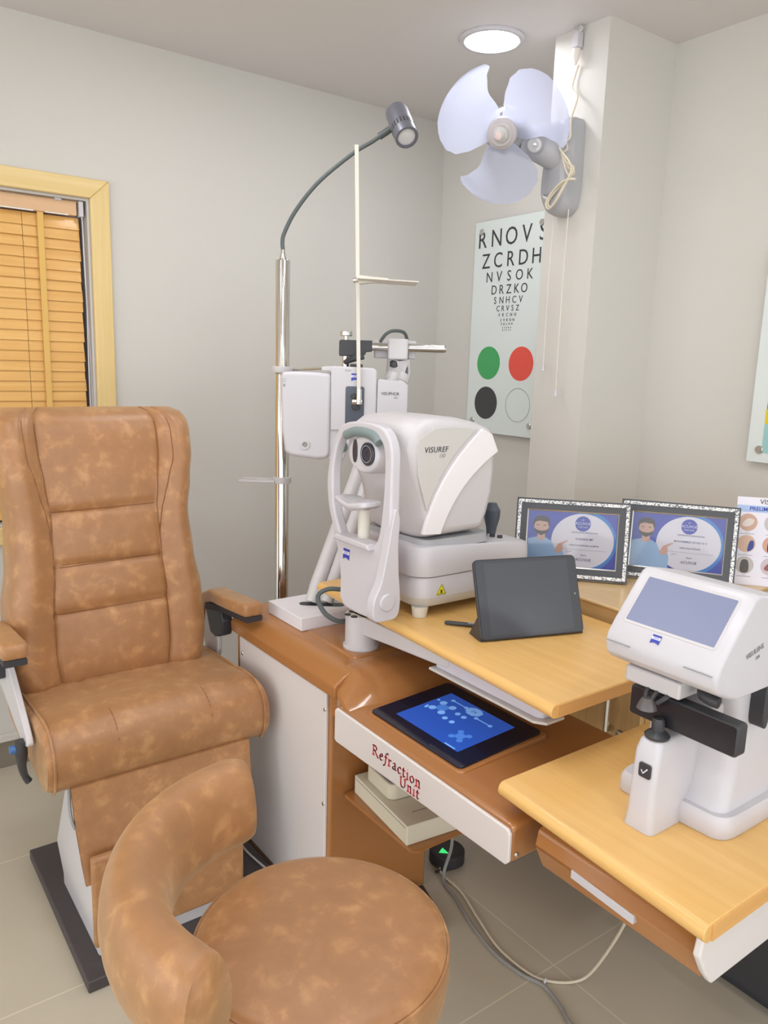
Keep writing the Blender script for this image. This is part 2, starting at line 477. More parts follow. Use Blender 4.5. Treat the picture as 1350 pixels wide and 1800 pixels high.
for s, ya, yb, zz, h in ROWS:
    for i, ch in enumerate(s):
        mb = cat_mb(mb, text_mesh(ch, h/.70, on_wall(ya+(yb-ya)*i/4, zz, CX-.0008), depth=.0003, xs=.9))
obj('letters', mb, INK, ec)
def disc_on(y, z, r, x, t=.0006): return MB().prism(circle(y, z, r, n=48), 0, x-t, x)
obj('circle', disc_on(2.434, 1.452, .068, CX-.0002), CGREEN, ec, label='green circle')
obj('circle', disc_on(2.2466, 1.452, .068, CX-.0002), CRED, ec, label='red circle')
obj('circle', disc_on(2.4384, 1.2856, .068, CX-.0002), CBLACK, ec, label='black circle')
rg = MB().rings([[(CX-.0008, 2.2513+r*cos(2*pi*k/60), 1.2862+r*sin(2*pi*k/60)) for k in range(60)] for r in (.0668, .0682)], cap=False)
obj('circle', rg, INK, ec, label='thin black circle outline')

# ------------------------------------------------------------------ second glass poster at the picture's right edge
gp = thing('glass_poster', 'frosted glass poster with a yellow and teal print at the right picture edge', 'poster', (2.318, .93, 1.175))
obj('glass_sheet', MB().box(CX, CX+.008, .62, 1.268, 1.175, 1.80), GLASSW, gp, .001, 1)
for y, z in ((1.229, 1.214), (.66, 1.214), (1.229, 1.765), (.66, 1.765)):
    obj('standoff', MB().lathe([(.0, -.006), (.011, -.006), (.0125, -.004), (.0125, 0), (.008, 0), (.008, .028)], 20, axes((CX, y, z), (0, -1, 0), None, (1, 0, 0))), STEEL, gp)
obj('print_band', MB().box(CX-.0008, CX-.0002, .67, 1.222, 1.205, 1.2925), TEAL, gp)
obj('print_band', MB().box(CX-.0009, CX-.0002, .67, 1.222, 1.293, 1.337), MUSTARD, gp, label='yellow band')
obj('print_band', MB().box(CX-.0008, CX-.0002, .67, 1.220, 1.3375, 1.41), TEALD, gp, label='dark teal band')
obj('print_band', MB().prism([(.67, 1.411), (1.215, 1.411), (.95, 1.66), (.67, 1.72)], 0, CX-.0008, CX-.0002), TEAL, gp)

# ------------------------------------------------------------------ wall fan
H0 = Vector((1.765, 1.85, 2.135))
ncam = (CAM-H0).normalized()
FN = (ncam - CR*.20 - CU*.14).normalized()
FM = axes(H0, CR - FN*CR.dot(FN), None, FN)
fan = thing('wall_fan', 'grey wall fan with three pale see-through blades on the pillar', 'fan', (2.01, 1.79, 2.07))
def blade(theta):
    mb = MB(); nr, na = 26, 18; top = []; bot = []
    def ip(t, P):
        for (x0, y0), (x1, y1) in zip(P, P[1:]):
            if x0 <= t <= x1: f = (t-x0)/(x1-x0); return y0+(y1-y0)*f*f*(3-2*f)
        return P[-1][1]
    for i in range(nr+1):
        s = .16+.84*(i/nr)**.85; r = .2*s
        a0 = ip(s, [(0, -54), (.27, -53), (.6, -41), (.8, -45), (.92, -50), (.965, -47), (1, -34)])
        a1 = ip(s, [(0, 53), (.25, 53), (.5, 51), (.72, 47), (.86, 40), (.95, 29), (1, 14)])
        for j in range(na+1):
            a = theta + radians(a0 + (a1-a0)*j/na)
            u = (j/na-.5)
            h = .046*u*(.5+.5*s) + .012*(1-4*u*u)*s
            top.append((r*cos(a), r*sin(a), h+.0012)); bot.append((r*cos(a), r*sin(a), h-.0012))
    n = len(top); W = na+1; fs = []
    for i in range(nr):
        for j in range(na):
            q = (i*W+j, i*W+j+1, (i+1)*W+j+1, (i+1)*W+j)
            fs.append(q); fs.append(tuple(n+k for k in q[::-1]))
    edge = [j for j in range(W)] + [i*W+na for i in range(1, nr+1)] + [nr*W+j for j in range(na-1, -1, -1)] + [i*W for i in range(nr-1, 0, -1)]
    for a, b in zip(edge, edge[1:]+edge[:1]): fs.append((a, n+a, n+b, b))
    return mb.add(top+bot, fs, FM)
for th in (158, 38, -84): obj('blade', blade(radians(th)), FROST, fan, smooth=60)
obj('hub', MB().lathe([(0, -.02), (.046, -.02), (.047, .0), (.044, .014), (.034, .022), (.033, .024), (.0, .024)], 40, FM), mat('hub_plastic', srgb(196, 190, 192), .35), fan)
obj('spinner', MB().lathe([(.024, .024), (.022, .040), (.016, .046), (.014, .052), (0, .053)], 28, FM), GREYW, fan)
obj('spinner_cap', MB().lathe([(.010, .053), (.010, .060), (0, .061)], 20, FM), mat('pinkish_plastic', srgb(222, 202, 200), .4), fan)
obj('motor_housing', MB().lathe([(0, -.155), (.045, -.15), (.062, -.13), (.066, -.08), (.062, -.04), (.05, -.026), (0, -.026)], 36, FM), GREY, fan)
vm = MB()
for k in range(10):
    a = 2*pi*k/10
    vm.box(-.006, .006, .060, .0685, -.085, -.045, FM @ Matrix.Rotation(a, 4, 'Z'))
obj('motor_vents', vm, mat('vent_shadow_grey', srgb(120, 120, 128), .5), fan, .001)
tear = spl2([(1.742, 2.19), (1.775, 2.198), (1.81, 2.185), (1.832, 2.15), (1.842, 2.09), (1.850, 2.02), (1.846, 1.965), (1.822, 1.925), (1.790, 1.914), (1.757, 1.925), (1.738, 1.965), (1.736, 2.08)], 5)
bp = MB(); rs = []
for x, k in ((2.0095, 1.0), (1.975, 1.0), (1.952, .95), (1.938, .84), (1.930, .62)):
    rs.append([(x, 1.792+(p[0]-1.792)*k, 2.05+(p[1]-2.05)*(k*.6+.4)) for p in tear])
obj('wall_bracket', bp.rings(rs), GREY, fan, .003, smooth=60)
rear = FM @ Vector((0, 0, -.11))
rs = []
for x, yc_, zc_, ry, rz in ((1.985, 1.780, 2.108, .046, .086), (1.950, 1.793, 2.114, .047, .078), (1.920, 1.812, 2.120, .044, .064), (1.895, 1.836, 2.126, .040, .052), (1.870, 1.856, 2.130, .037, .044), (1.852, 1.868, 2.133, .033, .037)):
    rs.append([(x+.45*ry*cos(2*pi*k/28), yc_+ry*cos(2*pi*k/28), zc_+rz*sin(2*pi*k/28)) for k in range(28)])
obj('neck', MB().rings(rs), GREY, fan, smooth=60)
J = Vector((1.856, 1.866, 2.132))
obj('tilt_bracket', MB().tube([J, J+(rear-J)*.5+Vector((0, 0, -.008)), rear], [.034, .028, .036], 18, 5), GREY, fan)
KM = axes(Vector((1.858, 1.802, 2.110)), CR, None, ncam)
obj('tilt_knob', MB().lathe([(.0, -.04), (.024, -.04), (.024, .006), (.021, .009), (0, .009)], 28, KM), GREY, fan)
kd = MB().rings([[(r*cos(radians(a)), r*sin(radians(a)), .0095) for a in range(-70, 75, 8)] for r in (.011, .0185)], closed=False, cap=False, M=KM)
obj('tilt_scale', kd, WHITE, fan)
obj('tilt_screw', MB().lathe([(.005, .009), (.005, .013), (0, .014)], 14, KM), STEEL, fan)
# bundled mains cord on the bracket
cp = [(1.999, 1.790, 2.190), (1.945, 1.775, 2.170), (1.928, 1.732, 2.100), (1.923, 1.750, 2.085), (1.923, 1.717, 2.040), (1.923, 1.695, 2.020), (1.918, 1.750, 1.985), (1.918, 1.788, 1.950), (1.918, 1.770, 1.935),
      (1.913, 1.725, 1.985), (1.913, 1.688, 2.030), (1.913, 1.720, 2.055), (1.918, 1.745, 2.090), (1.918, 1.724, 2.035), (1.913, 1.697, 2.005), (1.908, 1.675, 1.998), (1.908, 1.720, 2.000), (1.913, 1.770, 1.975), (1.913, 1.792, 1.945), (1.913, 1.776, 1.928),
      (1.908, 1.735, 1.960), (1.908, 1.695, 2.020), (1.908, 1.702, 2.050), (1.913, 1.750, 2.100), (1.922, 1.745, 2.120), (1.934, 1.730, 2.130), (1.950, 1.745, 2.190), (1.985, 1.757, 2.260), (1.999, 1.793, 2.300), (2.003, 1.778, 2.360)]
obj('cord', MB().tube(cp, .0032, 7, 6), CORD, fan)
obj('cable_tie', MB().lathe([(.016, -.004), (.018, 0), (.016, .004), (.014, 0)], 16, axes((1.925, 1.80, 1.965), (0, .7, .7), None, (0, .5, -.8))), WHITE, fan)
for (ya, za, yb, zb) in ((1.812, 1.94, 1.815, 1.451), (1.752, 1.935, 1.753, 1.370)):
    c = obj('pull_string', MB().tube([(1.975, ya, za), (1.975, (ya+yb)/2+.003, (za+zb)/2), (1.975, yb, zb)], .0018, 6, 4), IVORY, fan)
    obj('pull_knob', MB().lathe([(.0045, .012), (.006, -.006), (.0075, -.012), (0, -.013)], 14, Matrix.Translation((1.975, yb, zb-.01))), WHITE, c)
# inline connector above
pc = thing('power_connector', 'white inline plug and socket hanging high on the pillar', 'plug', (2.0, 1.779, 2.36))
PM = Matrix.Translation((1.990, 1.779, 0))
obj('socket', MB().prism(rrect(1.768, 1.792, 2.405, 2.452, .005), 0, 1.982, 2.006), WHITE, pc, .003)
obj('plug', MB().lathe([(.0125, 2.403), (.0135, 2.392), (.011, 2.378), (.006, 2.366), (.0045, 2.358), (0, 2.357)], 20, PM), mat('cream_plug', srgb(236, 226, 218), .4), pc)
obj('wire', MB().tube([(1.992, 1.779, 2.45), (1.99, 1.768, 2.462), (1.988, 1.76, 2.455), (1.99, 1.772, 2.45), (1.994, 1.785, 2.462), (2.002, 1.78, 2.468)], .0035, 7, 5), GREYW, pc)
# ------------------------------------------------------------------ examination lamp on chrome pole
PX, PY = 1.196, 2.183
lp = thing('examination_lamp', 'tall chrome pole with a black gooseneck and grey spotlight head', 'lamp', (PX, PY, 0))
PT = Matrix.Translation((PX, PY, 0))
obj('base_flange', MB().lathe([(0, 0.0005), (.07, .0005), (.07, .008), (.03, .014), (0, .014)], 32, PT), CHROME, lp)
obj('pole', MB().lathe([(0, .012), (.0222, .012), (.0222, 1.735), (.0205, 1.738), (0, 1.738)], 32, PT), CHROME, lp)
obj('neck_cone', MB().lathe([(.0125, 1.738), (.0075, 1.756), (.0065, 1.768), (0, 1.768)], 24, PT), CHROME, lp)
G = [(PX+.001, PY, 1.764), (1.199, 2.192, 1.79), (1.2079, 2.1958, 1.8206), (1.2429, 2.1886, 1.8883), (1.3066, 2.1625, 1.9755), (1.3984, 2.116, 2.0637), (1.447, 2.084, 2.100), (1.472, 2.055, 2.124)]
obj('gooseneck', MB().tube(G, .0062, 10, 7), NECK, lp)
LB, LF = Vector((1.487, 2.018, 2.178)), Vector((1.462, 1.928, 2.083))
LM = axes(LB, CR, None, LF-LB); LL = (LF-LB).length
hd = obj('lamp_head', MB().lathe([(0, 0), (.028, 0), (.034, .006), (.035, .012), (.035, LL-.004), (.0335, LL), (.0275, LL), (.0265, LL-.008), (0, LL-.009)], 40, LM), LAMPGREY, lp)
obj('lens', MB().lathe([(0, LL-.0085), (.0262, LL-.0085), (.0262, LL-.006), (.015, LL-.004), (0, LL-.0035)], 32, LM), LAMPFACE, hd)
vb = MB()
for i in range(22):
    vb.box(-.0024, .0024, .033, .0356, LL*.60, LL*.76, LM @ Matrix.Rotation(2*pi*i/22, 4, 'Z'))
obj('vent_slots', vb, BLACK, hd)
obj('swivel', MB().tube([(1.460, 2.066, 2.113), (1.475, 2.05, 2.126), (1.486, 2.022, 2.140)], .0105, 12), NECK, lp)
obj('collar_ring', MB().lathe([(.0225, 1.400), (.033, 1.400), (.034, 1.402), (.034, 1.418), (.033, 1.420), (.0225, 1.420)], 32, PT), WHITE2, lp)
tr = MB().lathe([(.0225, 1.052), (.030, 1.052), (.030, 1.072), (.0225, 1.072)], 28, PT)
LD, RD = Vector((-.80, .60, 0)), Vector((.6, .8, 0))
def lpt(a, b, z): return (PX + LD.x*a + RD.x*b, PY + LD.y*a + RD.y*b, z)
plate = [(.02, -.028), (.07, -.032), (.135, -.03), (.128, -.012), (.085, -.010), (.078, .0), (.085, .010), (.128, .012), (.135, .03), (.07, .032), (.02, .028)]
tr.rings([[lpt(a, b, 1.055) for a, b in plate], [lpt(a, b, 1.062) for a, b in plate]])
obj('clip_tray', tr, WHITE2, lp, .0015)

# ------------------------------------------------------------------ refraction unit (cabinet, cap, console)
YL, YR = 2.025, 1.484
un = thing('refraction_unit', 'brown glossy refraction desk unit with white panels and tilted touch console', 'desk', (1.15, 1.5, 0))
obj('cabinet', MB().box(.952, 1.272, YR, YL-.02, .0005, .652), GLOSS, un, .006)
sp = obj('side_panel', MB().box(.944, .952, YR+.012, YL-.052, .03, .648), PANELW, un, .002, label='large white side panel')
for y, z in ((1.502, .605), (1.502, .353), (1.955, .60)):
    obj('screw', MB().lathe([(.005, 0), (.004, .002), (0, .0025)], 12, axes((.944, y, z), (0, -1, 0), None, (-1, 0, 0))), STEEL, sp)
cap = [(.938, .652), (.936, .682), (.940, .689), (.985, .717), (.993, .720), (1.38, .720), (1.39, .712), (1.39, .652)]
cm = MB(); rs = []
for y, t in ((YL, -.012), (YL-.01, 0), (1.70, 0), (1.50, 0), (1.448, 0)):
    rs.append([(x+(.010 if t else 0), y, z+(t if z > .66 else 0)) for x, z in cap])
obj('top_cap', cm.rings(rs), GLOSS, un, .007)
tp = MB().rings([[(x, y, z) for x, y in rrect(1.02+d, 1.36-d, 1.492+d, 1.735-d, .02)] for d, z in ((0, .7195), (.004, .7235), (.012, .7245))])
obj('top_step', tp, GLOSS, un)
# console
con = MB()
prof = [(.906, .594), (.906, .656), (.916, .663), (.95, .665), (1.20, .674), (1.315, .676), (1.325, .668), (1.325, .594)]
con.rings([[(x, y, z) for x, z in prof] for y in (1.396, 1.385, 1.35, 1.0, .85, .832)])
cs = obj('console', con, GLOSS, un, .010)
# left shoulder rising to the cap
sh = MB()
rs = []
for y, k in ((1.478, 1.045), (1.452, 1.045), (1.420, .95), (1.375, .50), (1.346, .03)):
    z0 = .660; zt = z0 + (.720-z0)*k
    rs.append([(.944-.034*(1-k)-.012*(1 if .3 < k < 1 else 0), y, z0-.06), (.943-.030*(1-k)-.012*(1 if .3 < k < 1 else 0), y, z0+.012*k), (.985, y, zt-.003), (1.0, y, zt), (1.29, y, max(zt, .678)), (1.30, y, max(zt-.005, .674)), (1.305, y, z0-.06)])
obj('console_shoulder', sh.rings(rs), GLOSS, cs, .006)
# screen pedestal and touch screen: tilted towards the front
SM = axes((.952, 1.172, .6695), (0, -1, 0), (1, 0, .062))
ped = MB(); o = rrect(-.158, .160, -.006, .238, .014)
ped.rings([[(x*(1+k), (y-.115)*(1+k)+.115, z) for x, y in o] for k, z in ((.06, -.03), (.015, -.008), (.01, -.001))], M=SM)
obj('screen_surround', ped, GLOSS, cs, .003)
ts = obj('touch_screen', MB().prism(rrect(-.152, .152, .0, .232, .012), 2, -.001, .003, SM), BEZEL, un, .001, 2)
obj('display', MB().prism(rrect(-.102, .104, .036, .198, .002), 2, .003, .0034, SM), SCREEN, ts)
def scr(pts, m, t=.0036): return obj('icon', MB().prism(pts, 2, .0034, t, SM), m, ts)
for cx, cy, big in ((-.060, .135, 1), (.060, .082, .8)):
    for dx, dy in ((-1, 1), (1, 1), (-1, -1), (1, -1)):
        scr(circle(cx+dx*.0155*big, cy+dy*.0165*big, .0088*big), SCR_ICON if big == 1 else SCR_DIM)
    scr([(cx-.014*big, cy-.006*big), (cx-.006*big, cy-.014*big), (cx+.006*big, cy-.014*big), (cx+.014*big, cy-.006*big), (cx+.014*big, cy+.006*big), (cx+.006*big, cy+.014*big), (cx-.006*big, cy+.014*big), (cx-.014*big, cy+.006*big)], SCR_DIM, .0035)
for cx, cy in ((-.016, .142), (.004, .142), (-.020, .108), (.003, .108)): scr(circle(cx, cy, .0065), SCR_ICON)
scr([(cx*.021+.000, cy*.016+.176) for cx, cy in ((-1, .5), (-.4, 1), (.4, 1), (1, .5), (1, -.4), (.4, -1), (-.4, -1), (-1, -.4))], SCR_ICON)
for cx, cy in ((-.048, .176), (.046, .160)):
    scr(rrect(cx-.022, cx+.022, cy-.0016, cy+.0016, .001), SCR_ICON)
    scr(circle(cx-.022, cy, .005), SCR_ICON); scr(circle(cx+.022, cy, .005), SCR_ICON)
scr(rrect(-.098, -.090, .150, .156, .002), SCR_ICON)
scr(rrect(.060, .092, .0375, .041, .001), SCR_ICON)
scr([(-.093, .118), (-.086, .118), (-.083, .106), (-.090, .106)], SCR_ICON)
lettering('24', .014, SM @ Matrix.Translation((.0, .176, .0037)), SCREEN, ts, depth=.0001)
# white front panel with red lettering
PANEL_X = .899
pl = [(1.388, .590), (1.388, .661), (1.382, .667), (.838, .660), (.831, .652), (.831, .600), (.838, .592), (1.380, .586)]
fp = obj('front_panel', MB().prism([(y, z) for y, z in pl], 0, PANEL_X, .9065), PANELW, un, .002, label='white front panel')
obj('screw', MB().lathe([(.005, 0), (.004, .002), (0, .0025)], 12, axes((.92, .8315, .607), (1, 0, 0), None, (0, -1, 0))), STEEL, cs)

# calligraphic letters: broad-pen strokes
def pen(strokes, M, s, nib=.125, ang=38, thick=.0004):
    mb = MB(); d = Vector((cos(radians(ang)), sin(radians(ang))))*nib/2; e = Vector((-d.y, d.x))*.42
    for st in strokes:
        P = [Vector((p[0], p[1], 0)) for p in st]
        if len(P) > 2: P = spline(P, 6)
        for a, b in zip(P, P[1:]):
            pts = []
            for q in (a, b):
                for sg, tg in ((1, 1), (1, -1), (-1, 1), (-1, -1)):
                    pts.append(Vector((q.x+d.x*sg+e.x*tg*.5, q.y+d.y*sg+e.y*tg*.5)))
            # convex hull
            pts = sorted(pts, key=lambda p: (p.x, p.y)); lo = []; up = []
            cr = lambda o, a, b: (a.x-o.x)*(b.y-o.y)-(a.y-o.y)*(b.x-o.x)
            for p in pts:
                while len(lo) > 1 and cr(lo[-2], lo[-1], p) <= 0: lo.pop()
                lo.append(p)
            for p in reversed(pts):
                while len(up) > 1 and cr(up[-2], up[-1], p) <= 0: up.pop()
                up.append(p)
            h = lo[:-1]+up[:-1]
            mb.prism([(p.x*s, p.y*s) for p in h], 2, 0, thick, M)
    return mb
GL = {
 'R': (.74, [[(.12, .02), (.12, .70)], [(.02, 0), (.24, 0)], [(.02, .70), (.14, .71), (.36, .72), (.50, .56), (.38, .40), (.14, .37)], [(.30, .38), (.46, .18), (.66, 0), (.74, .0)]]),
 'e': (.46, [[(.07, .27), (.24, .29), (.37, .34), (.30, .47), (.16, .44), (.07, .27), (.10, .08), (.24, .0), (.40, .09)]]),
 'f': (.36, [[(.46, .74), (.34, .80), (.22, .68), (.19, .40), (.16, .05), (.06, -.22), (-.06, -.20)], [(.04, .44), (.36, .45)]]),
 'r': (.40, [[(.02, .43), (.12, .47)], [(.12, .46), (.12, .02)], [(.02, 0), (.24, 0)], [(.12, .34), (.22, .45), (.36, .44)]]),
 'a': (.48, [[(.08, .40), (.22, .47), (.32, .38), (.32, .10), (.36, .01), (.45, .04)], [(.32, .27), (.16, .22), (.06, .11), (.14, .0), (.32, .10)]]),
 'c': (.44, [[(.38, .40), (.24, .47), (.09, .33), (.08, .14), (.20, .0), (.39, .08)]]),
 't': (.36, [[(.14, .62), (.13, .40), (.13, .10), (.20, .0), (.33, .06)], [(.01, .44), (.31, .45)]]),
 'i': (.27, [[(.02, .43), (.12, .47)], [(.12, .46), (.12, .02)], [(.02, 0), (.22, 0)], [(.11, .68), (.13, .70)]]),
 'o': (.50, [[(.24, .47), (.08, .36), (.07, .14), (.22, .0), (.40, .11), (.42, .33), (.24, .47)]]),
 'n': (.56, [[(.02, .43), (.12, .47)], [(.12, .46), (.12, .02)], [(.02, 0), (.22, 0)], [(.12, .34), (.24, .46), (.36, .45), (.41, .32), (.41, .02)], [(.32, 0), (.52, 0)]]),
 'U': (.74, [[(.02, .71), (.22, .71)], [(.12, .71), (.12, .26), (.20, .05), (.36, .0), (.52, .08), (.58, .26), (.58, .71)], [(.49, .71), (.68, .71)]]),
}
def calligraphy(word, M, s, sp=.09):
    x = 0; mb = MB()
    for ch in word:
        wd, st = GL[ch]
        mb = cat_mb(mb, pen(st, M @ Matrix.Translation((x*s, 0, 0)), s)); x += wd+sp
    return mb
FMX = axes((PANEL_X-.0003, 1.237, .6215), (0, -1, -.012), None, (-1, 0, 0))
obj('lettering', cat_mb(calligraphy('Refraction', FMX, .0305), calligraphy('Unit', FMX @ Matrix.Translation((.098, -.0245, 0)), .029)), RED, fp)
# shelf under the console and what is on it
shf = MB().rings([[(x, y, z) for x, y in rrect(a, 1.27, b, 1.483, r)] for z, a, b, r in ((.337, 1.06, 1.26, .02), (.362, 1.0, 1.205, .03), (.374, .985, 1.19, .02), (.378, .99, 1.195, .02))])
obj('shelf', shf, GLOSS, un, .004)

# carton and small device on the shelf
bx = thing('carton', 'flat cream cardboard box lying on the shelf below the lettered white panel', 'box', (1.125, 1.330, .3785), (0, 0, radians(-6)), local=True)
obj('body', MB().box(-.125, .125, -.125, .125, 0, .048), CARTON, bx, .002)
obj('lid_seam', MB().box(-.1256, -.1250, -.118, .118, .040, .0415), mat('seam_grey', srgb(150, 146, 132), .6), bx)
obj('printed_mark', MB().box(-.085, -.045, -.082, -.079, .048, .0484), INKG, bx)
dv = thing('charger_case', 'small cream case with a dark top sitting on the flat carton', 'case', (1.095, 1.372, .427), (0, 0, radians(-6)), local=True)
obj('body', MB().prism(rrect(-.075, .075, -.062, .062, .02), 2, .0005, .040), CARTON, dv, .004)
obj('top_cover', MB().prism(rrect(-.068, .068, -.055, .055, .018), 2, .040, .0435), mat('case_slate', srgb(84, 92, 108), .4), dv, .001)

# ------------------------------------------------------------------ plinth and phoropter arm
pb = thing('plinth_box', 'flat white box with a black slot on the end of the brown desk unit', 'box', (1.10, 1.85, .7205))
ph = MB()
HX, HY = (1.012, 1.30), (1.735, 1.925)
ph.box(HX[0], HX[1], HY[0], HY[1], .7208, .757)
obj('box', ph, mat('white_laminate', srgb(236, 233, 238), .3), pb, .0015)
QD = Vector((.839, -.543, 0)); QA = Vector((.543, .839, 0))
A0, A1 = Vector((1.088, 1.846, .757)), Vector((1.165, 1.786, .757))
sd = (A1-A0).normalized(); sn = Vector((-sd.y, sd.x, 0))
slot = [A0 + (A1-A0)*t for t in (0, 1)]
so = []
for k in range(9): a = radians(90+180*k/8); so.append(A0 + sd*cos(a)*.017 + sn*sin(a)*.017)
for k in range(9): a = radians(-90+180*k/8); so.append(A1 + sd*cos(a)*.017 + sn*sin(a)*.017)
obj('slot', MB().rings([[(p.x, p.y, .7571) for p in so], [(p.x, p.y, .7576) for p in so]]), BLACK, pb)
pa = thing('phoropter_stand', 'white twin tube arm leaning up from the plinth slot to a chrome crossbar', 'instrument stand', (1.115, 1.83, .757))
B0, B1 = Vector((1.100, 1.834, .7645)), Vector((1.398, 1.842, 1.44))+QA*.085
C0, C1 = Vector((1.136, 1.806, .7645)), Vector((1.428, 1.838, 1.44))+QA*.085
for p, q in ((B0, B1), (C0, C1)):
    d = (q-p)
    obj('tube', MB().tube([p+d*.055, p+d*.95], .0205, 20), WHITE2, pa)
    obj('tube_foot', MB().tube([p, p+d*.03, p+d*.058], [.0175, .0185, .0195], 20), GREYW, pa)
def Q(x, y, z, d=2.3):
    """x right, y away, z up from the phoropter's hanging point"""
    return Vector((1.270, 1.940, 1.300)) + QD*x + QA*y + Vector((0, 0, z))
QM = axes(Q(0, 0, 0), QD, QA)
s_ = .001685
obj('knee', MB().tube([B1+(B0-B1)*.09, Q(.150, .082, .105), Q(.158, .078, .150)], [.024, .026, .03], 18), WHITE2, pa)
obj('knee', MB().tube([C1+(C0-C1)*.09, Q(.178, .082, .105), Q(.170, .078, .150)], [.024, .026, .03], 18), WHITE2, pa)
obj('clamp_head', MB().box(.128, .188, .038, .105, .150, .212, QM), WHITE2, pa, .006)
obj('clamp_plate', MB().box(.088, .216, .085, .108, .153, .207, QM), WHITE2, pa, .005)
obj('crossbar', MB().tube([Q(.0795, .07, .186), Q(.299, .07, .186)], .0115, 20), CHROME, pa)
obj('crossbar_end', MB().tube([Q(.298, .07, .186), Q(.3045, .07, .186)], [.0118, .0095], 20), STEEL, pa)
obj('knob', MB().lathe([(.009, 0), (.013, -.004), (.013, -.018), (.006, -.022), (0, -.022)], 16, axes(Q(.148, .06, .148), QD, QA)), BLACK, pa)
obj('cable', MB().tube([Q(.103, .03, .20), Q(.118, .02, .222), Q(.14, .02, .233), Q(.175, .035, .228), Q(.186, .06, .19), Q(.186, .06, .12), Q(.187, .055, .0), Q(.19, .05, -.15)], .0052, 8, 6), NECK, pa)

# ------------------------------------------------------------------ phoropter
ho = thing('phoropter', 'white digital phoropter head hanging in front of the chrome lamp pole', 'phoropter', tuple(Q(0, 0, .11)))
lh = [(-.184, .098), (-.180, .106), (-.150, .108), (-.045, .107), (-.040, .100), (-.040, -.13), (-.048, -.143), (-.07, -.148), (-.155, -.138), (-.172, -.126), (-.181, -.06)]
lhs = MB(); rs = []
for y, k in ((-.030, .94), (-.022, 1), (.035, 1), (.043, .96)):
    rs.append([(-.112+(x+.112)*k, y+(.014*(x+.184)/.14 if 0 else 0), -.02+(z+.02)*k) for x, z in lh])
lo_ = obj('lens_housing', lhs.rings(rs, M=QM), WHITE, ho, .006)
obj('eyepiece_ring', MB().lathe([(.0065, -.001), (.0085, .004), (.0135, .004), (.0148, 0), (.0135, -.002)], 32, axes(Q(-.113, -.030, -.103), QD, None, -QA)), WHITE, lo_)
obj('eyepiece', MB().lathe([(0, .0008), (.0078, .0008), (.0078, -.002), (0, -.002)], 24, axes(Q(-.113, -.030, -.103), QD, None, -QA)), mat('eyepiece_grey', srgb(150, 145, 140), .3), lo_)
obj('round_mark', MB().rings([[(-.1745+r*cos(2*pi*k/24), -.0303, .082+r*1.2*sin(2*pi*k/24)) for k in range(24)] for r in (.0034, .0046)], cap=False, M=QM), INKG, lo_)
obj('round_mark', MB().box(-.1775, -.1715, -.0303, -.0300, .064, .072, QM), INKG, lo_)
obj('centre_block', MB().prism([(-.040, -.06), (-.040, .120), (-.036, .127), (.085, .124), (.094, .116), (.094, -.06)], 1, -.028, .045, QM), WHITE, ho, .005)
obj('top_ledge', MB().prism([(-.068, .112), (-.068, .124), (-.02, .127), (-.02, .112)], 1, -.026, .045, QM), WHITE, ho, .003)
rh = obj('lens_housing', MB().prism([(.095, -.14), (.095, .088), (.10, .093), (.172, .088), (.186, .078), (.186, -.12), (.17, -.14)], 1, -.024, .032, QM), WHITE, ho, .006)
obj('eyepiece_ring', MB().lathe([(.0065, -.001), (.0085, .004), (.0135, .004), (.0148, 0), (.0135, -.002)], 32, axes(Q(.113, -.024, -.103), QD, None, -QA)), WHITE, rh)
obj('lens_housing_foot', MB().prism([(-.045, -.148), (-.045, -.05), (.02, -.05), (.02, -.10), (0, -.15)], 1, -.02, .04, QM), WHITE, ho, .006)
obj('eyepiece', MB().lathe([(0, .0015), (.017, .0015), (.017, -.002), (0, -.002)], 24, axes(Q(-.004, -.021, -.108), QD, None, -QA)), mat('lens_teal_dark', srgb(72, 92, 88), .15), ho)
TXT = lambda x, z, y=-.0285: axes(Q(x, y, z), QD, (0, 0, 1))
lettering('VISUPHOR', .0125, TXT(.134, .051, -.0245), INK, rh, xs=.9)
lettering('500', .008, TXT(.151, .040, -.0245), INKG, rh)
def zlogo(M, s, parent):
    """blue square emblem with a notched foot and a white band carrying the maker's name"""
    pts = [(-.5, .5), (.5, .5), (.5, -.5)] + [(.5-i/8, -.5+.16*math.sin(pi*i/8)) for i in range(1, 8)] + [(-.5, -.5)]
    lg = obj('emblem', MB().prism([(x*s, y*s) for x, y in pts], 2, 0, .0004, M), BLUE, parent)
    obj('emblem_band', MB().prism([(-.5*s, -.02*s), (.5*s, -.02*s), (.5*s, .28*s), (-.5*s, .28*s)], 2, .0004, .0006, M), PAPER, lg)
    lettering('ZEISS', .30*s, M @ Matrix.Translation((0, .13*s, .0007)), BLUE, lg, depth=.00005, bold=.001*s)
zlogo(TXT(.030, .096), .022, ho)
obj('link_rod', MB().tube([(PX+.028, PY-.012, 1.410), tuple(Q(-.062, .01, .119))], .0045, 10), STEEL, ho)
obj('dark_window', MB().prism(rrect(.003, .058, -.05, .070, .007), 1, -.0295, -.0275, QM), mat('slate_window', srgb(82, 88, 100), .25), ho, .001)
obj('level_window', MB().prism([(-.0, .112), (.018, .112), (.018, .118), (0, .118)], 1, -.0285, -.0278, QM), GREY, ho)
for x, z, r in ((.026, .042, .008), (.030, .012, .009), (.038, .008, .006)):
    obj('dial', MB().lathe([(r, 0), (r, .008), (r*.8, .010), (0, .010)], 20, axes(Q(x, -.0295, z), QD, None, -QA)), BLACK, ho)
obj('hanger_post', MB().tube([Q(.002, .03, .12), Q(.002, .03, .162)], .0105, 18), CHROME, ho)
obj('hanger_post', MB().tube([Q(.002, .03, .202), Q(.002, .03, .214)], .0070, 16), CHROME, ho)
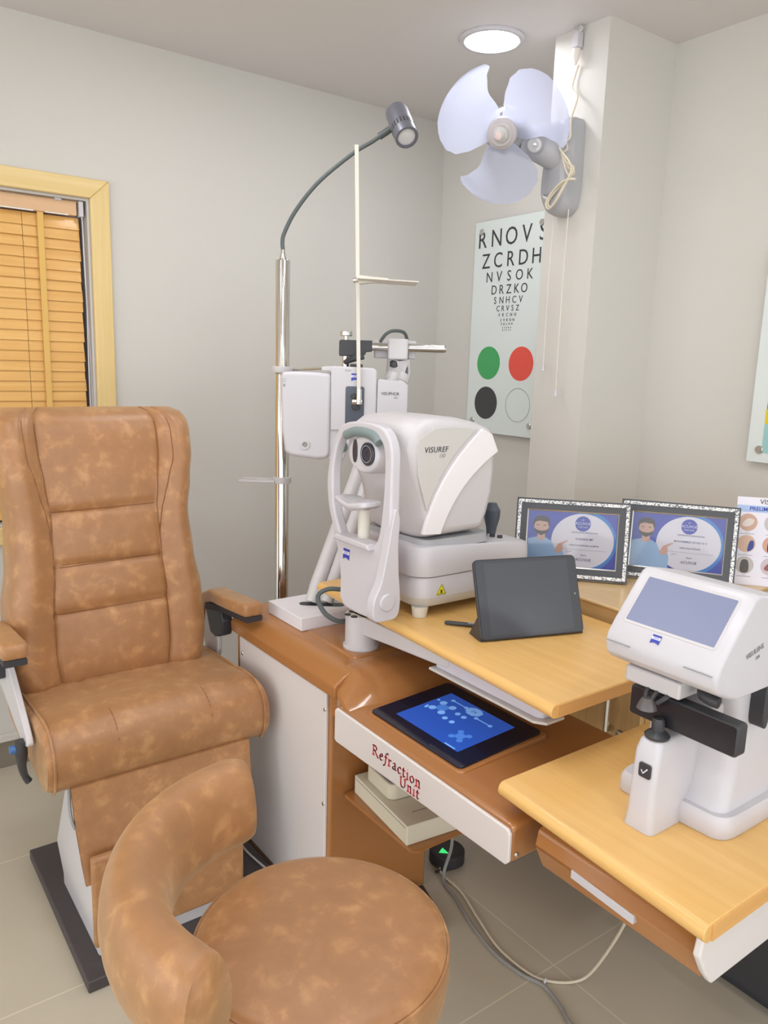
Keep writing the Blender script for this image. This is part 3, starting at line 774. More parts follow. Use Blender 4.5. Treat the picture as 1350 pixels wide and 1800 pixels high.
obj('thumb_knob', MB().tube([Q(.002, .03, .214), Q(.002, .03, .228)], .018, 20), CHROME, ho, .002)
cb = obj('clamp_block', MB().prism([(-.016, .156), (-.018, .16), (-.018, .199), (-.014, .203), (.079, .203), (.079, .171), (.062, .170), (.058, .160), (.03, .156)], 1, .012, .090, QM), BLACK, ho, .003)
for z in (.170, .190): obj('screw', MB().tube([Q(-.019, .025, z), Q(-.0165, .025, z)], .004, 10), STEEL, cb)
obj('clamp_lever', MB().tube([Q(.0, .02, .138), Q(.025, .0, .15), Q(.055, .0, .156)], [.007, .010, .008], 10, 3), BLACK, ho)
obj('clamp_foot', MB().box(.015, .052, -.01, .03, .123, .134, QM), BLACK, ho, .003)
# near-point rod with card holder
rod0, rod1 = Q(.042, -.040, .030), Q(.020, -.045, .722)
obj('near_rod', MB().prism([(-.0055, -.004), (.0055, -.004), (.0055, .004), (-.0055, .004)], 2, 0, (rod1-rod0).length, axes(rod0, QD, None, rod1-rod0)), IVORY, ho, .001)
obj('rod_joint', MB().tube([Q(.022, -.036, .026), Q(.052, -.036, .026)], .0095, 16), CHROME, ho, .002)
obj('rod_joint', MB().tube([Q(.042, -.040, .020), Q(.042, -.040, .062)], .0085, 16), CHROME, ho)
hz = .357
obj('card_clip', MB().prism([(.028, hz+.012), (.024, hz+.022), (.118, hz+.016), (.118, hz+.008), (.075, hz+.003), (.035, hz-.002)], 1, -.062, -.028, QM), IVORY, ho, .002)
obj('near_card', MB().prism([(.03, hz+.006), (.03, hz+.008), (.196, hz+.004), (.196, hz+.001)], 1, -.13, -.02, QM), IVORY, ho)
obj('clip_screw', MB().tube([Q(.018, -.045, hz+.008), Q(.03, -.045, hz+.010)], .007, 14), CHROME, ho)
# ------------------------------------------------------------------ swing table carrying the autorefractor
ZT = .842
tb = thing('swing_table', 'upper beech tabletop on a white swing arm carrying the white eye tester', 'table', (1.095, 1.56, .72))
def bullnose(corners, z1, th, r):
    """slab: front edge (first two corners) fully rounded"""
    (x0, y0), (x1, y1), (x2, y2), (x3, y3) = corners
    rs = []
    for (fx, fy), (bx_, by_) in (((x0, y0), (x3, y3)), ((x1, y1), (x2, y2))):
        ring = [(bx_, by_, z1-th), (bx_, by_, z1)]
        for k in range(9):
            a = radians(90+180*k/8)
            ring.append((fx+r+cos(a)*r, fy, z1-th/2+sin(a)*th/2))
        rs.append(ring)
    return MB().rings(rs)
obj('tabletop', bullnose([(1.078, 1.765), (1.026, .868), (1.497, .868), (1.497, 1.765)], ZT, .027, .0135), BEECH, tb, .0012, 2)
obj('tabletop_edge', MB().box(1.042, 1.496, .8655, .8679, ZT-.0255, ZT-.0015), BEECH_END, tb)
CAPS = ((-.0245, .006), (-.002, .020), (-.020, -.016), (.008, -.004))
obj('pivot_post', MB().lathe([(0, .7248), (.046, .7248), (.046, .730), (.041, .733), (.041, .812), (.039, .8135), (0, .8135)], 36, Matrix.Translation((1.083, 1.555, 0))), WHITE2, tb)
arm = MB()
rs = []
for y, xa, xb, za in ((1.58, 1.060, 1.112, .765), (1.50, 1.064, 1.125, .768), (1.40, 1.066, 1.14, .775), (1.25, 1.066, 1.15, .785), (1.20, 1.068, 1.15, .79)):
    rs.append([(xa, y, .8135), (xa, y, za), (xb, y, za), (xb, y, .8135)])
obj('swing_arm', arm.rings(rs), WHITE2, tb, .004)
for dx, dy in CAPS:
    obj('screw_cap', MB().lathe([(0, .8135), (.0085, .8135), (.008, .8155), (0, .8157)], 18, Matrix.Translation((1.068+dx, 1.553+dy, 0))), RUBBER, tb)
obj('under_tray', MB().prism([(1.072, .945), (1.080, .932), (1.118, .932), (1.118, 1.245), (1.072, 1.245)], 2, .776, .8145), TRAY, tb, .004, label='lavender grey tray under the tabletop')
obj('tray_lip', MB().prism([(1.060, .940), (1.076, .918), (1.126, .918), (1.126, 1.255), (1.060, 1.255)], 2, .770, .776), GREYW, tb, .002)

# ------------------------------------------------------------------ autorefractor (local: x away from the patient side, y away from the viewer)
ar = thing('autorefractor', 'white eye testing instrument with chin rest on the upper beech tabletop', 'eye tester', (1.0, 1.36, ZT))
W_ = .265
Y0, Y1 = 1.362, 1.362+W_
base_o = rrect(1.112, 1.480, Y0, Y1, .045, 8)
def slab(o, levels):
    cx = sum(p[0] for p in o)/len(o); cy = sum(p[1] for p in o)/len(o)
    return MB().rings([[(cx+(x-cx)*kx, cy+(y-cy)*ky, z) for x, y in o] for z, kx, ky in levels])
obj('base_pan', slab(base_o, [(.868, .93, .90), (.876, .97, .95), (.892, 1.0, 1.0), (.8925, 1.0, 1.0)]), GREYW, ar)
obj('base_skirt', slab(base_o, [(.8925, 1.004, 1.008), (.900, 1.006, 1.010), (.940, 1.004, 1.006), (.9425, .999, .998)]), WHITE, ar)
obj('base_gap', slab(base_o, [(.9425, .985, .975), (.9455, .985, .975)]), mat('seam_slate', srgb(110, 112, 116), .5), ar)
up_o = rrect(1.104, 1.496, Y0-.004, Y1+.004, .05, 8)
stage = MB(); rs = []
for z, k in ((.9455, .994), (.949, 1.0), (.985, .999), (1.008, .992), (1.016, .975), (1.019, .94)):
    r_ = []
    for x, y in up_o:
        zz = z - max(0, x-1.33)*.16*(1 if z > .98 else 0)
        r_.append((1.300+(x-1.300)*k, 1.4945+(y-1.4945)*k, zz))
    rs.append(r_)
obj('stage', stage.rings(rs), WHITE, ar)
# feet
for x, y in ((1.140, 1.392), (1.140, 1.60), (1.430, 1.392), (1.430, 1.60)):
    obj('foot', MB().lathe([(0, ZT+.0005), (.0175, ZT+.0005), (.021, .868), (0, .868)], 24, Matrix.Translation((x, y, 0))), IVORY, ar)
# neck band and measuring head
neck_o = rrect(1.125, 1.35, Y0+.008, Y1-.008, .035, 6)
obj('neck_band', slab(neck_o, [(1.010, 1.0, 1.0), (1.030, .985, .98), (1.032, .985, .98)]), GREY, ar)
head = [(1.128, 1.032), (1.112, 1.085), (1.098, 1.14), (1.068, 1.20), (1.054, 1.255), (1.064, 1.295), (1.10, 1.317), (1.17, 1.322), (1.25, 1.316), (1.30, 1.306), (1.338, 1.293), (1.350, 1.262), (1.354, 1.19), (1.350, 1.13), (1.335, 1.075), (1.318, 1.036)]
hs = MB(); rs = []
hc = (1.21, 1.18)
yc = (Y0+Y1)/2
for t in range(13):
    u = -1+2*t/12
    k = (1-abs(u)**7)**.18 if abs(u) < 1 else 0
    k = {0: .90, 1: .965, 2: .99}.get(min(t, 12-t), 1)
    row = []
    for x, z in head:
        inset = 0
        if x < 1.13 and z > 1.03: k2 = k*(1-.10*max(0, abs(u)-.3))
        else: k2 = k
        row.append((hc[0]+(x-hc[0])*k2, yc+u*(W_/2-.006)*(1-.10*max(0, min(1, (1.09-z)/.06))*0), hc[1]+(z-hc[1])*k))
    rs.append(row)
obj('measuring_head', hs.rings(rs), WHITE2, ar, .012, 4, label='rounded white measuring head')
# curved white band sweeping over the near flank, with grey-white inlays either side
yf = Y0+.0035
band = []
def arc(x0, z0, xc, zc, x1, z1, n=14):
    return [((1-t)**2*x0+2*t*(1-t)*xc+t*t*x1, (1-t)**2*z0+2*t*(1-t)*zc+t*t*z1) for t in [i/n for i in range(n+1)]]
e1 = arc(1.118, 1.050, 1.150, 1.185, 1.290, 1.292)
e2 = arc(1.345, 1.235, 1.215, 1.165, 1.172, 1.046)
obj('flank_band', MB().prism(e1+[(1.322, 1.278)]+e2, 1, yf-.0025, yf+.008), mat('bright_white_plastic', srgb(240, 237, 240), .3), ar, .0015, 2)
obj('flank_inlay', MB().prism(arc(1.128, 1.105, 1.165, 1.215, 1.272, 1.291)+[(1.20, 1.299), (1.14, 1.296), (1.098, 1.272), (1.092, 1.255), (1.098, 1.19)], 1, yf-.0008, yf+.006), GREYW, ar, .0008, 2)
AT = lambda x, z, dy=-.0012: axes((x, yf+dy, z), (1, 0, 0), (0, 0, 1))
lettering('VISUREF', .0185, AT(1.148, 1.247), INK, ar, shear=.15, space=1.08)
lettering('150', .0125, AT(1.166, 1.2325), INKG, ar, shear=.15)
# optics turret seen through the face frame
tur = obj('optics_turret', MB().rings([[(1.052-k*.0, y, z) for y, z in circle(1.487, 1.225, .062*s, .046*s)] for k, s in ()] or [[(x, 1.487+p[0]*s, 1.228+p[1]*s) for p in circle(0, 0, .068, .047, 36)] for x, s in ((1.10, 1.0), (1.045, .97), (1.03, .90), (1.026, .80))]), WHITE, ar, .003)
ax = axes((1.0262, 1.462, 1.232), (0, -1, 0), None, (-1, 0, 0))
ln_ = obj('lens', MB().lathe([(0, .0015), (.006, .0015), (.0065, .003), (.018, .003), (.0245, .0055), (.027, .004), (.027, -.002), (0, -.002)], 36, ax), mat('lens_black', srgb(58, 60, 72), .12), tur)
obj('lens_ring', MB().rings([[(r*cos(2*pi*k/40), r*sin(2*pi*k/40), .0060) for k in range(40)] for r in (.0185, .0205)], cap=False, M=ax), mat('ring_grey', srgb(150, 152, 160), .3), ln_)
obj('oval_window', MB().prism([(1.515+p[0], 1.234+p[1]) for p in circle(0, 0, .0095, .0275, 28)], 0, 1.0235, 1.027), mat('oval_black', srgb(60, 60, 66), .15), tur, .001)
# face frame: tapered loop in the YZ plane, leaning slightly
FX = 1.015
def fr(y, z, dx=0): return (FX+(z-.88)*.06+dx, y, z)
def loop(outer, inner, x0, x1, nm, m, par):
    mb = MB(); n = len(outer)
    rs = [[(x0+(z-.88)*.06, y, z) for y, z in outer], [(x1+(z-.88)*.06, y, z) for y, z in outer], [(x1+(z-.88)*.06, y, z) for y, z in inner], [(x0+(z-.88)*.06, y, z) for y, z in inner]]
    vs = [p for r in rs for p in r]; fs = []
    for a in range(4):
        b = (a+1) % 4
        for j in range(n):
            k = (j+1) % n
            fs.append((a*n+j, a*n+k, b*n+k, b*n+j))
    mb.add(vs, fs)
    return obj(nm, mb, m, par, .005, 3, smooth=50)
def resample(pts, n):
    P = [Vector((p[0], p[1])) for p in pts]; P.append(P[0])
    L = [0]
    for a, b in zip(P, P[1:]): L.append(L[-1]+(b-a).length)
    out = []; j = 0
    for i in range(n):
        t = L[-1]*i/n
        while L[j+1] < t: j += 1
        f = (t-L[j])/max(1e-9, L[j+1]-L[j]); out.append(tuple(P[j]+(P[j+1]-P[j])*f))
    return out
outer = spl2([(1.352, .905), (1.345, .98), (1.352, 1.08), (1.360, 1.18), (1.370, 1.255), (1.403, 1.293), (1.46, 1.304), (1.53, 1.302), (1.582, 1.286), (1.612, 1.235), (1.626, 1.16), (1.612, 1.09), (1.580, 1.03), (1.548, .965), (1.532, .91), (1.524, .862), (1.45, .854), (1.375, .864)], 5)
inner = spl2([(1.396, 1.045), (1.388, 1.10), (1.388, 1.18), (1.396, 1.245), (1.425, 1.272), (1.49, 1.279), (1.55, 1.274), (1.586, 1.248), (1.602, 1.18), (1.590, 1.10), (1.565, 1.052), (1.538, 1.022), (1.48, 1.020), (1.425, 1.022)], 6)
N = 90
def align(pts, c):
    r = resample(pts, N)
    i0 = min(range(N), key=lambda i: abs(math.atan2(r[i][1]-c[1], r[i][0]-c[0]) - 0))
    r = r[i0:]+r[:i0]
    if math.atan2(r[3][1]-c[1], r[3][0]-c[0]) < 0: r = [r[0]]+r[:0:-1]
    return r
oc = (1.49, 1.10)
def radial(pts, c):
    r = resample(pts, 400); out = []
    for k in range(N):
        a = 2*pi*k/N
        best = min(r, key=lambda p: abs((math.atan2(p[1]-c[1], p[0]-c[0])-a+pi) % (2*pi)-pi)); out.append(best)
    return out
loop(radial(outer, oc), radial(inner, oc), FX-.014, FX+.012, 'face_frame', WHITE, ar)
obj('frame_hub', MB().prism(spl2([(.972, .872), (1.005, .866), (1.036, .872), (1.044, .91), (1.038, .97), (1.034, 1.04), (1.036, 1.10), (1.022, 1.12), (1.006, 1.04), (.990, .96), (.970, .915)], 4), 1, 1.345, 1.372), WHITE, ar, .006)
obj('hub_knob', MB().lathe([(.021, -.002), (.021, .002), (.018, .0045), (0, .005)], 32, axes((1.006, 1.345, .910), (1, 0, 0), None, (0, -1, 0))), WHITE, ar)
obj('forehead_rest', MB().tube([fr(1.555, 1.268, -.012), fr(1.52, 1.279, -.012), fr(1.48, 1.281, -.012), fr(1.44, 1.276, -.012), fr(1.418, 1.262, -.012)], .0115, 12, 5), DGREY, ar)
cr_o = [(.985, 1.435), (.985, 1.53), (1.0, 1.548), (1.035, 1.54), (1.05, 1.52), (1.05, 1.445), (1.035, 1.425), (1.0, 1.418)]
obj('chin_rest', MB().rings([[(1.02+(x-1.02)*k, 1.483+(y-1.483)*k, z + .010*abs(y-1.483)/.06) for x, y in spl2(cr_o, 4)] for z, k in ((1.098, .8), (1.106, 1.0), (1.113, 1.0), (1.116, .95))]), WHITE, ar, smooth=50)
obj('chin_paper', MB().prism(rrect(.990, 1.020, 1.45, 1.52, .008), 2, 1.1185, 1.1205), mat('paper_grey', srgb(190, 192, 194), .6), ar)
obj('chin_post', MB().tube([(1.03, 1.478, 1.015), (1.03, 1.478, 1.10)], .0145, 20), IVORY, ar)
obj('chin_sill', MB().prism([(1.402, 1.018), (1.556, 1.018), (1.546, 1.032), (1.412, 1.032)], 0, FX-.024, FX+.02), WHITE, ar, .004)
zlogo(axes((FX-.0142-.001+.0063, 1.515, .985), (0, -1, 0), (.06, 0, 1)), .026, ar)
# joystick, keys, warning triangle
obj('joystick', MB().lathe([(.012, 1.000), (.0145, 1.02), (.021, 1.045), (.022, 1.068), (.014, 1.080), (.012, 1.086), (0, 1.088)], 24, Matrix.Translation((1.448, 1.478, -.006))), mat('joystick_slate', srgb(78, 84, 94), .4), ar)
for x, y in ((1.400, 1.452), (1.412, 1.436), (1.424, 1.420)):
    obj('key', MB().prism([(x+p[0], y+p[1]) for p in circle(0, 0, .008, .006, 16)], 2, .995, 1.0195-(x-1.33)*.16+.001, None), BLACK, ar)
WM = axes((1.178, Y0-.0022, .909), (1, 0, 0), (0, 0, 1))
wt = obj('warning_sticker', MB().prism([(-.016, -.011), (.016, -.011), (0, .017)], 2, 0, .0006, WM), YELLOW, ar)
wi = MB()
for a, b in (((-.016, -.011), (.016, -.011)), ((.016, -.011), (0, .017)), ((0, .017), (-.016, -.011))):
    wi.tube([(a[0]*.86, a[1]*.86, .0008), (b[0]*.86, b[1]*.86, .0008)], .0007, 4, M=WM)
wi.prism(circle(0, -.002, .0028, .0045, 12), 2, .0006, .001, WM); wi.box(-.006, .006, -.0065, -.0055, .0006, .001, WM)
obj('warning_symbol', wi, INK, wt)
obj('power_cable', MB().tube([(1.055, 1.60, .867), (1.02, 1.62, .868), (.995, 1.625, .85), (1.00, 1.60, .815), (1.03, 1.585, .792), (1.075, 1.60, .785), (1.12, 1.63, .80)], .0062, 8, 6), NECK, ar)

# ------------------------------------------------------------------ tablet on folded cover, stylus
TW, TH = .2605, .180
tang = math.atan2(1.0934-1.1731, 1.3881-1.1389)
tl = thing('tablet', 'dark tablet propped on its folded black cover on the upper beech tabletop', 'tablet', (1.1389, 1.1731, ZT), (0, 0, tang), local=True)
TMx = axes((0, 0, .004), (1, 0, 0), (0, sin(radians(21)), cos(radians(21))))
obj('case', MB().prism(rrect(0, TW, 0, TH, .012), 2, -.010, -.001, TMx), BLACK, tl, .002)
obj('screen', MB().prism(rrect(.0035, TW-.0035, .0035, TH-.0035, .009), 2, -.001, .0005, TMx), TABGLASS, tl)
obj('display_area', MB().prism(rrect(.025, TW-.025, .010, TH-.010, .002), 2, .0005, .0006, TMx), mat('tablet_display', srgb(80, 84, 92), .16), tl)
obj('camera_dot', MB().prism(circle(TW-.013, TH/2, .0022, n=14), 2, .0005, .0007, TMx), INKG, tl)
obj('folded_cover', MB().rings([[(.0, .006, .0005), (.0, .066, .0005), (.0, .0285, .050)], [(TW, .006, .0005), (TW, .066, .0005), (TW, .0285, .050)]]), BLACK, tl, .0015)
st = thing('stylus', 'black stylus lying on the upper beech tabletop beside the tablet', 'stylus', (1.19, 1.275, ZT))
obj('barrel', MB().tube([(1.158, 1.302, ZT+.0058), (1.205, 1.248, ZT+.0058)], .0052, 14), BLACK, st)
obj('tip', MB().tube([(1.1505, 1.3106, ZT+.0058), (1.1525, 1.308, ZT+.0058), (1.158, 1.302, ZT+.0058)], [.003, .0045, .0052], 14), BLACK, st)
obj('side_button', MB().tube([(1.185, 1.268, ZT+.0105), (1.195, 1.2565, ZT+.0105)], .002, 8), INKG, st)

# ------------------------------------------------------------------ lower table with drawer
LT = thing('lensmeter_table', 'lower beech table with a brown drawer in the right foreground', 'table', (1.2, .68, .60))
obj('tabletop', bullnose([(.918, .884), (.890, .468), (1.46, .468), (1.46, .884)], .72, .028, .014), BEECH, LT, .0012, 2)
obj('tabletop_edge', MB().box(.908, 1.459, .4655, .4679, .6935, .7185), BEECH_END, LT)
obj('carcass', MB().box(.985, 1.44, .505, .80, .618, .6915), GLOSS, LT, .003)
obj('slide_arm', MB().box(1.06, 1.30, .8005, .8312, .628, .682), STEEL, LT, .002)
obj('mounting_rail', MB().box(.99, 1.25, .55, .66, .575, .6175), BLACK, LT, .004)
dr = obj('drawer', MB().rings([[(.975, y, .69), (.957, y, .690), (.928, y, .672), (.922, y, .645), (.945, y, .598), (.975, y, .594)] for y in (.495, .498, .792, .795)]), GLOSS, LT, .004)
obj('handle', MB().prism([(.7145, .633), (.7145, .648), (.594, .642), (.594, .627)], 0, .9205, .938), WHITE, dr, .0015, label='white inset handle')
obj('side_panel', MB().prism([(.905, .660), (.912, .690), (.925, .6915), (1.44, .6915), (1.44, .62), (1.30, .60), (.945, .60), (.925, .625)], 1, .478, .490), PANELW, LT, .003)

# ------------------------------------------------------------------ lensmeter
lm = thing('lensmeter', 'white lens measuring instrument with tilted grey screen on the lower table', 'lensmeter', (1.12, .655, .72))
LB_ = [(1.078, .580), (1.090, .562), (1.115, .556), (1.36, .556), (1.36, .757), (1.115, .757), (1.085, .752), (1.078, .735)]
obj('base', MB().rings([[(1.2+(x-1.2)*k, .6565+(y-.6565)*k, z) for x, y in spl2([(1.080, .600), (1.083, .572), (1.100, .558), (1.14, .555), (1.25, .555), (1.37, .556), (1.375, .6565), (1.37, .757), (1.25, .757), (1.14, .757), (1.09, .754), (1.078, .738), (1.078, .66)], 3)] for z, k in ((.7205, .985), (.724, 1), (.750, .99), (.757, .96))]), WHITE, lm, smooth=45)
tower = MB(); rs = []
for z, x0, ya, yb in ((.750, 1.090, .570, .744), (.78, 1.108, .574, .740), (.82, 1.118, .576, .738), (.90, 1.118, .577, .737), (.99, 1.112, .578, .736)):
    rs.append([(x, y, z) for x, y in rrect(x0, 1.33, ya, yb, .022, 4)])
obj('tower', tower.rings(rs), WHITE, lm, smooth=50)
stick = MB(); rs = []
for z, x0, x1, ya, yb in ((.7205, 1.002, 1.13, .632, .686), (.745, 1.003, 1.13, .634, .682), (.80, 1.004, 1.13, .635, .681), (.852, 1.008, 1.13, .635, .680), (.868, 1.014, 1.13, .638, .677), (.873, 1.024, 1.12, .642, .673)):
    rs.append([(x, y, z) for x, y in rrect(x0, x1, ya, yb, .010, 4)])
obj('control_column', stick.rings(rs), WHITE, lm, smooth=50)
obj('joystick', MB().lathe([(.019, .872), (.020, .876), (.016, .880), (.010, .884), (.0105, .896), (.0085, .904), (0, .905)], 24, Matrix.Translation((1.033, .6575, 0))), BLACK, lm)
kb = obj('check_button', MB().prism(rrect(.643, .665, .812, .836, .004), 0, 1.0025, 1.006), BLACK, lm, .001)
obj('check_mark', MB().tube([(1.0023, .6595, .8245), (1.0023, .656, .8195), (1.0023, .6485, .829)], .0011, 6), PAPER, kb)
# black lens table bar
bar = obj('lens_bar', MB().prism(rrect(.535, .722, .885, .936, .006), 0, 1.045, 1.072), BLACK, lm, .004)
obj('lens_bar_face', MB().prism(rrect(.538, .719, .888, .933, .005), 0, 1.0442, 1.0452), mat('bar_gloss_black', srgb(46, 44, 48), .12), bar)
obj('bar_mount', MB().box(1.07, 1.13, .60, .70, .885, .93), WHITE2, lm, .004)
obj('lens_support', MB().tube([(1.02, .672, .918), (1.02, .672, .930), (1.02, .672, .936)], [.016, .012, .008], 18), mat('smoky_plastic', srgb(96, 90, 90), .2), bar)
for dy in (-.018, 0, .016):
    obj('marker_clip', MB().tube([(1.055, .664+dy, .95), (1.028, .664+dy, .943), (1.022, .667+dy*.6, .932)], .0038, 8, 4), BLACK, bar)
obj('marker_arm', MB().box(1.05, 1.08, .64, .70, .938, .951), BLACK, bar, .003)
obj('lens_bracket', MB().tube([(1.08, .615, .965), (1.055, .60, .958), (1.055, .575, .955)], .009, 12, 4), BLACK, lm)
obj('side_knob', MB().lathe([(.0, 0), (.018, 0), (.021, .004), (.021, .016), (.017, .020), (0, .021)], 28, axes((1.19, .5765, .93), (1, 0, 0), None, (0, -1, 0))), BLACK, lm)
obj('side_lever', MB().prism(spl2([(1.152, .965), (1.160, .968), (1.164, .95), (1.166, .905), (1.158, .895), (1.150, .91)], 3), 1, .553, .577), BLACK, lm, .003)
# head with tilted screen
hp = [(1.014, .984), (1.005, .994), (1.002, 1.010), (1.006, 1.024), (1.023, 1.046), (1.084, 1.117), (1.096, 1.122), (1.17, 1.108), (1.30, 1.04), (1.34, .98), (1.30, .964), (1.06, .964), (1.035, .974)]
hm = MB(); rs = []
for y, k, t in ((.5535, .955, 0), (.556, .985, 0), (.562, 1, 0), (.742, 1, 0), (.748, .985, 0), (.7505, .955, 0)):
    row = []
    for x, z in hp:
        zz = 1.05+(z-1.05)*k
        row.append((1.15+(x-1.15)*k, y, zz))
    rs.append(row)
lh2 = obj('head', hm.rings(rs), WHITE, lm, .004)
HM = axes((1.023-.0004, .652, 1.046), (0, -1, 0), (.061, 0, .071))
obj('screen_frame', MB().prism(rrect(-.081, .081, -.002, .090, .006), 2, -.003, .0006, HM), WHITE2, lh2, .001)
obj('screen', MB().prism(rrect(-.0765, .0765, .003, .085, .002), 2, .0006, .0009, HM), LENSSCR, lh2)
obj('neck_block', MB().box(1.03, 1.10, .625, .725, .945, .972), WHITE2, lm, .004)
# chin of the head with the two seam lines and emblem
CM = axes((1.0055, .656, 1.0035), (0, -1, 0), (.012, 0, .022))
zlogo(axes((1.0145-.0012, .664, 1.0352), (0, -1, 0), (.017, 0, .022)), .015, lh2)
obj('chin_seam', MB().box(-.092, -.048, .0, .0012, 0, .0016, axes((1.0012, .652, 1.013), (0, -1, 0), (.15, 0, 1))), INKG, lh2)
obj('chin_seam', MB().box(.046, .092, .0, .0012, 0, .0016, axes((1.0012, .652, 1.013), (0, -1, 0), (.15, 0, 1))), INKG, lh2)
lettering('VISULENS', .0115, axes((1.098, .5528, 1.035), (1, 0, .22), (0, 0, 1)), INKG, lh2, shear=.1)
lettering('550', .007, axes((1.108, .5528, 1.024), (1, 0, .22), (0, 0, 1)), INKG, lh2, shear=.1)
# ------------------------------------------------------------------ oak counter on the right wall
ZK = .8776
kt = thing('oak_counter', 'oak counter cabinet standing along the right wall under the certificates', 'counter', (1.95, 1.30, 0))
obj('worktop', MB().box(1.515, 2.338, 1.012, 1.60, ZK-.006, ZK), OAK_TOP, kt, .001, 1)
obj('fascia', MB().box(1.52, 1.538, 1.014, 1.598, .76, ZK-.0065), OAK_H, kt, .001, 1)
obj('cabinet_body', MB().box(1.538, 2.33, 1.014, 1.598, .20, ZK-.0065), OAK_H, kt)
for ya, yb, hy in ((1.016, 1.305, 1.06), (1.309, 1.596, 1.55)):
    d = obj('door', MB().box(1.520, 1.5375, ya, yb, .21, .756), OAK, kt, .0012, 1)
    obj('handle', cat_mb(MB().tube([(1.519, 1.092 if hy < 1.2 else hy, .655), (1.495, 1.092 if hy < 1.2 else hy, .655), (1.495, 1.092 if hy < 1.2 else hy, .575), (1.519, 1.092 if hy < 1.2 else hy, .575)], .0075, 10)), CHROME, d)
    obj('lock', MB().lathe([(.013, 0), (.013, .004), (.010, .006), (.004, .006), (.004, .004), (0, .004)], 24, axes((1.5198, 1.066 if hy < 1.2 else 1.53, .565), (0, -1, 0), None, (-1, 0, 0))), STEEL, d)
obj('plinth', MB().box(1.80, 2.30, 1.05, 1.56, .0005, .20), BASEB, kt)
bc = thing('black_cabinet', 'low black cabinet on the floor at the lower right picture edge', 'cabinet', (1.90, .50, 0))
obj('body', MB().box(1.645, 2.25, .12, .862, .03, .42), RUBBER, bc, .004)
obj('door', MB().box(1.634, 1.6445, .125, .857, .035, .415), BLACK, bc, .003)
obj('kick', MB().box(1.66, 2.24, .14, .85, .0005, .03), BLACK, bc)

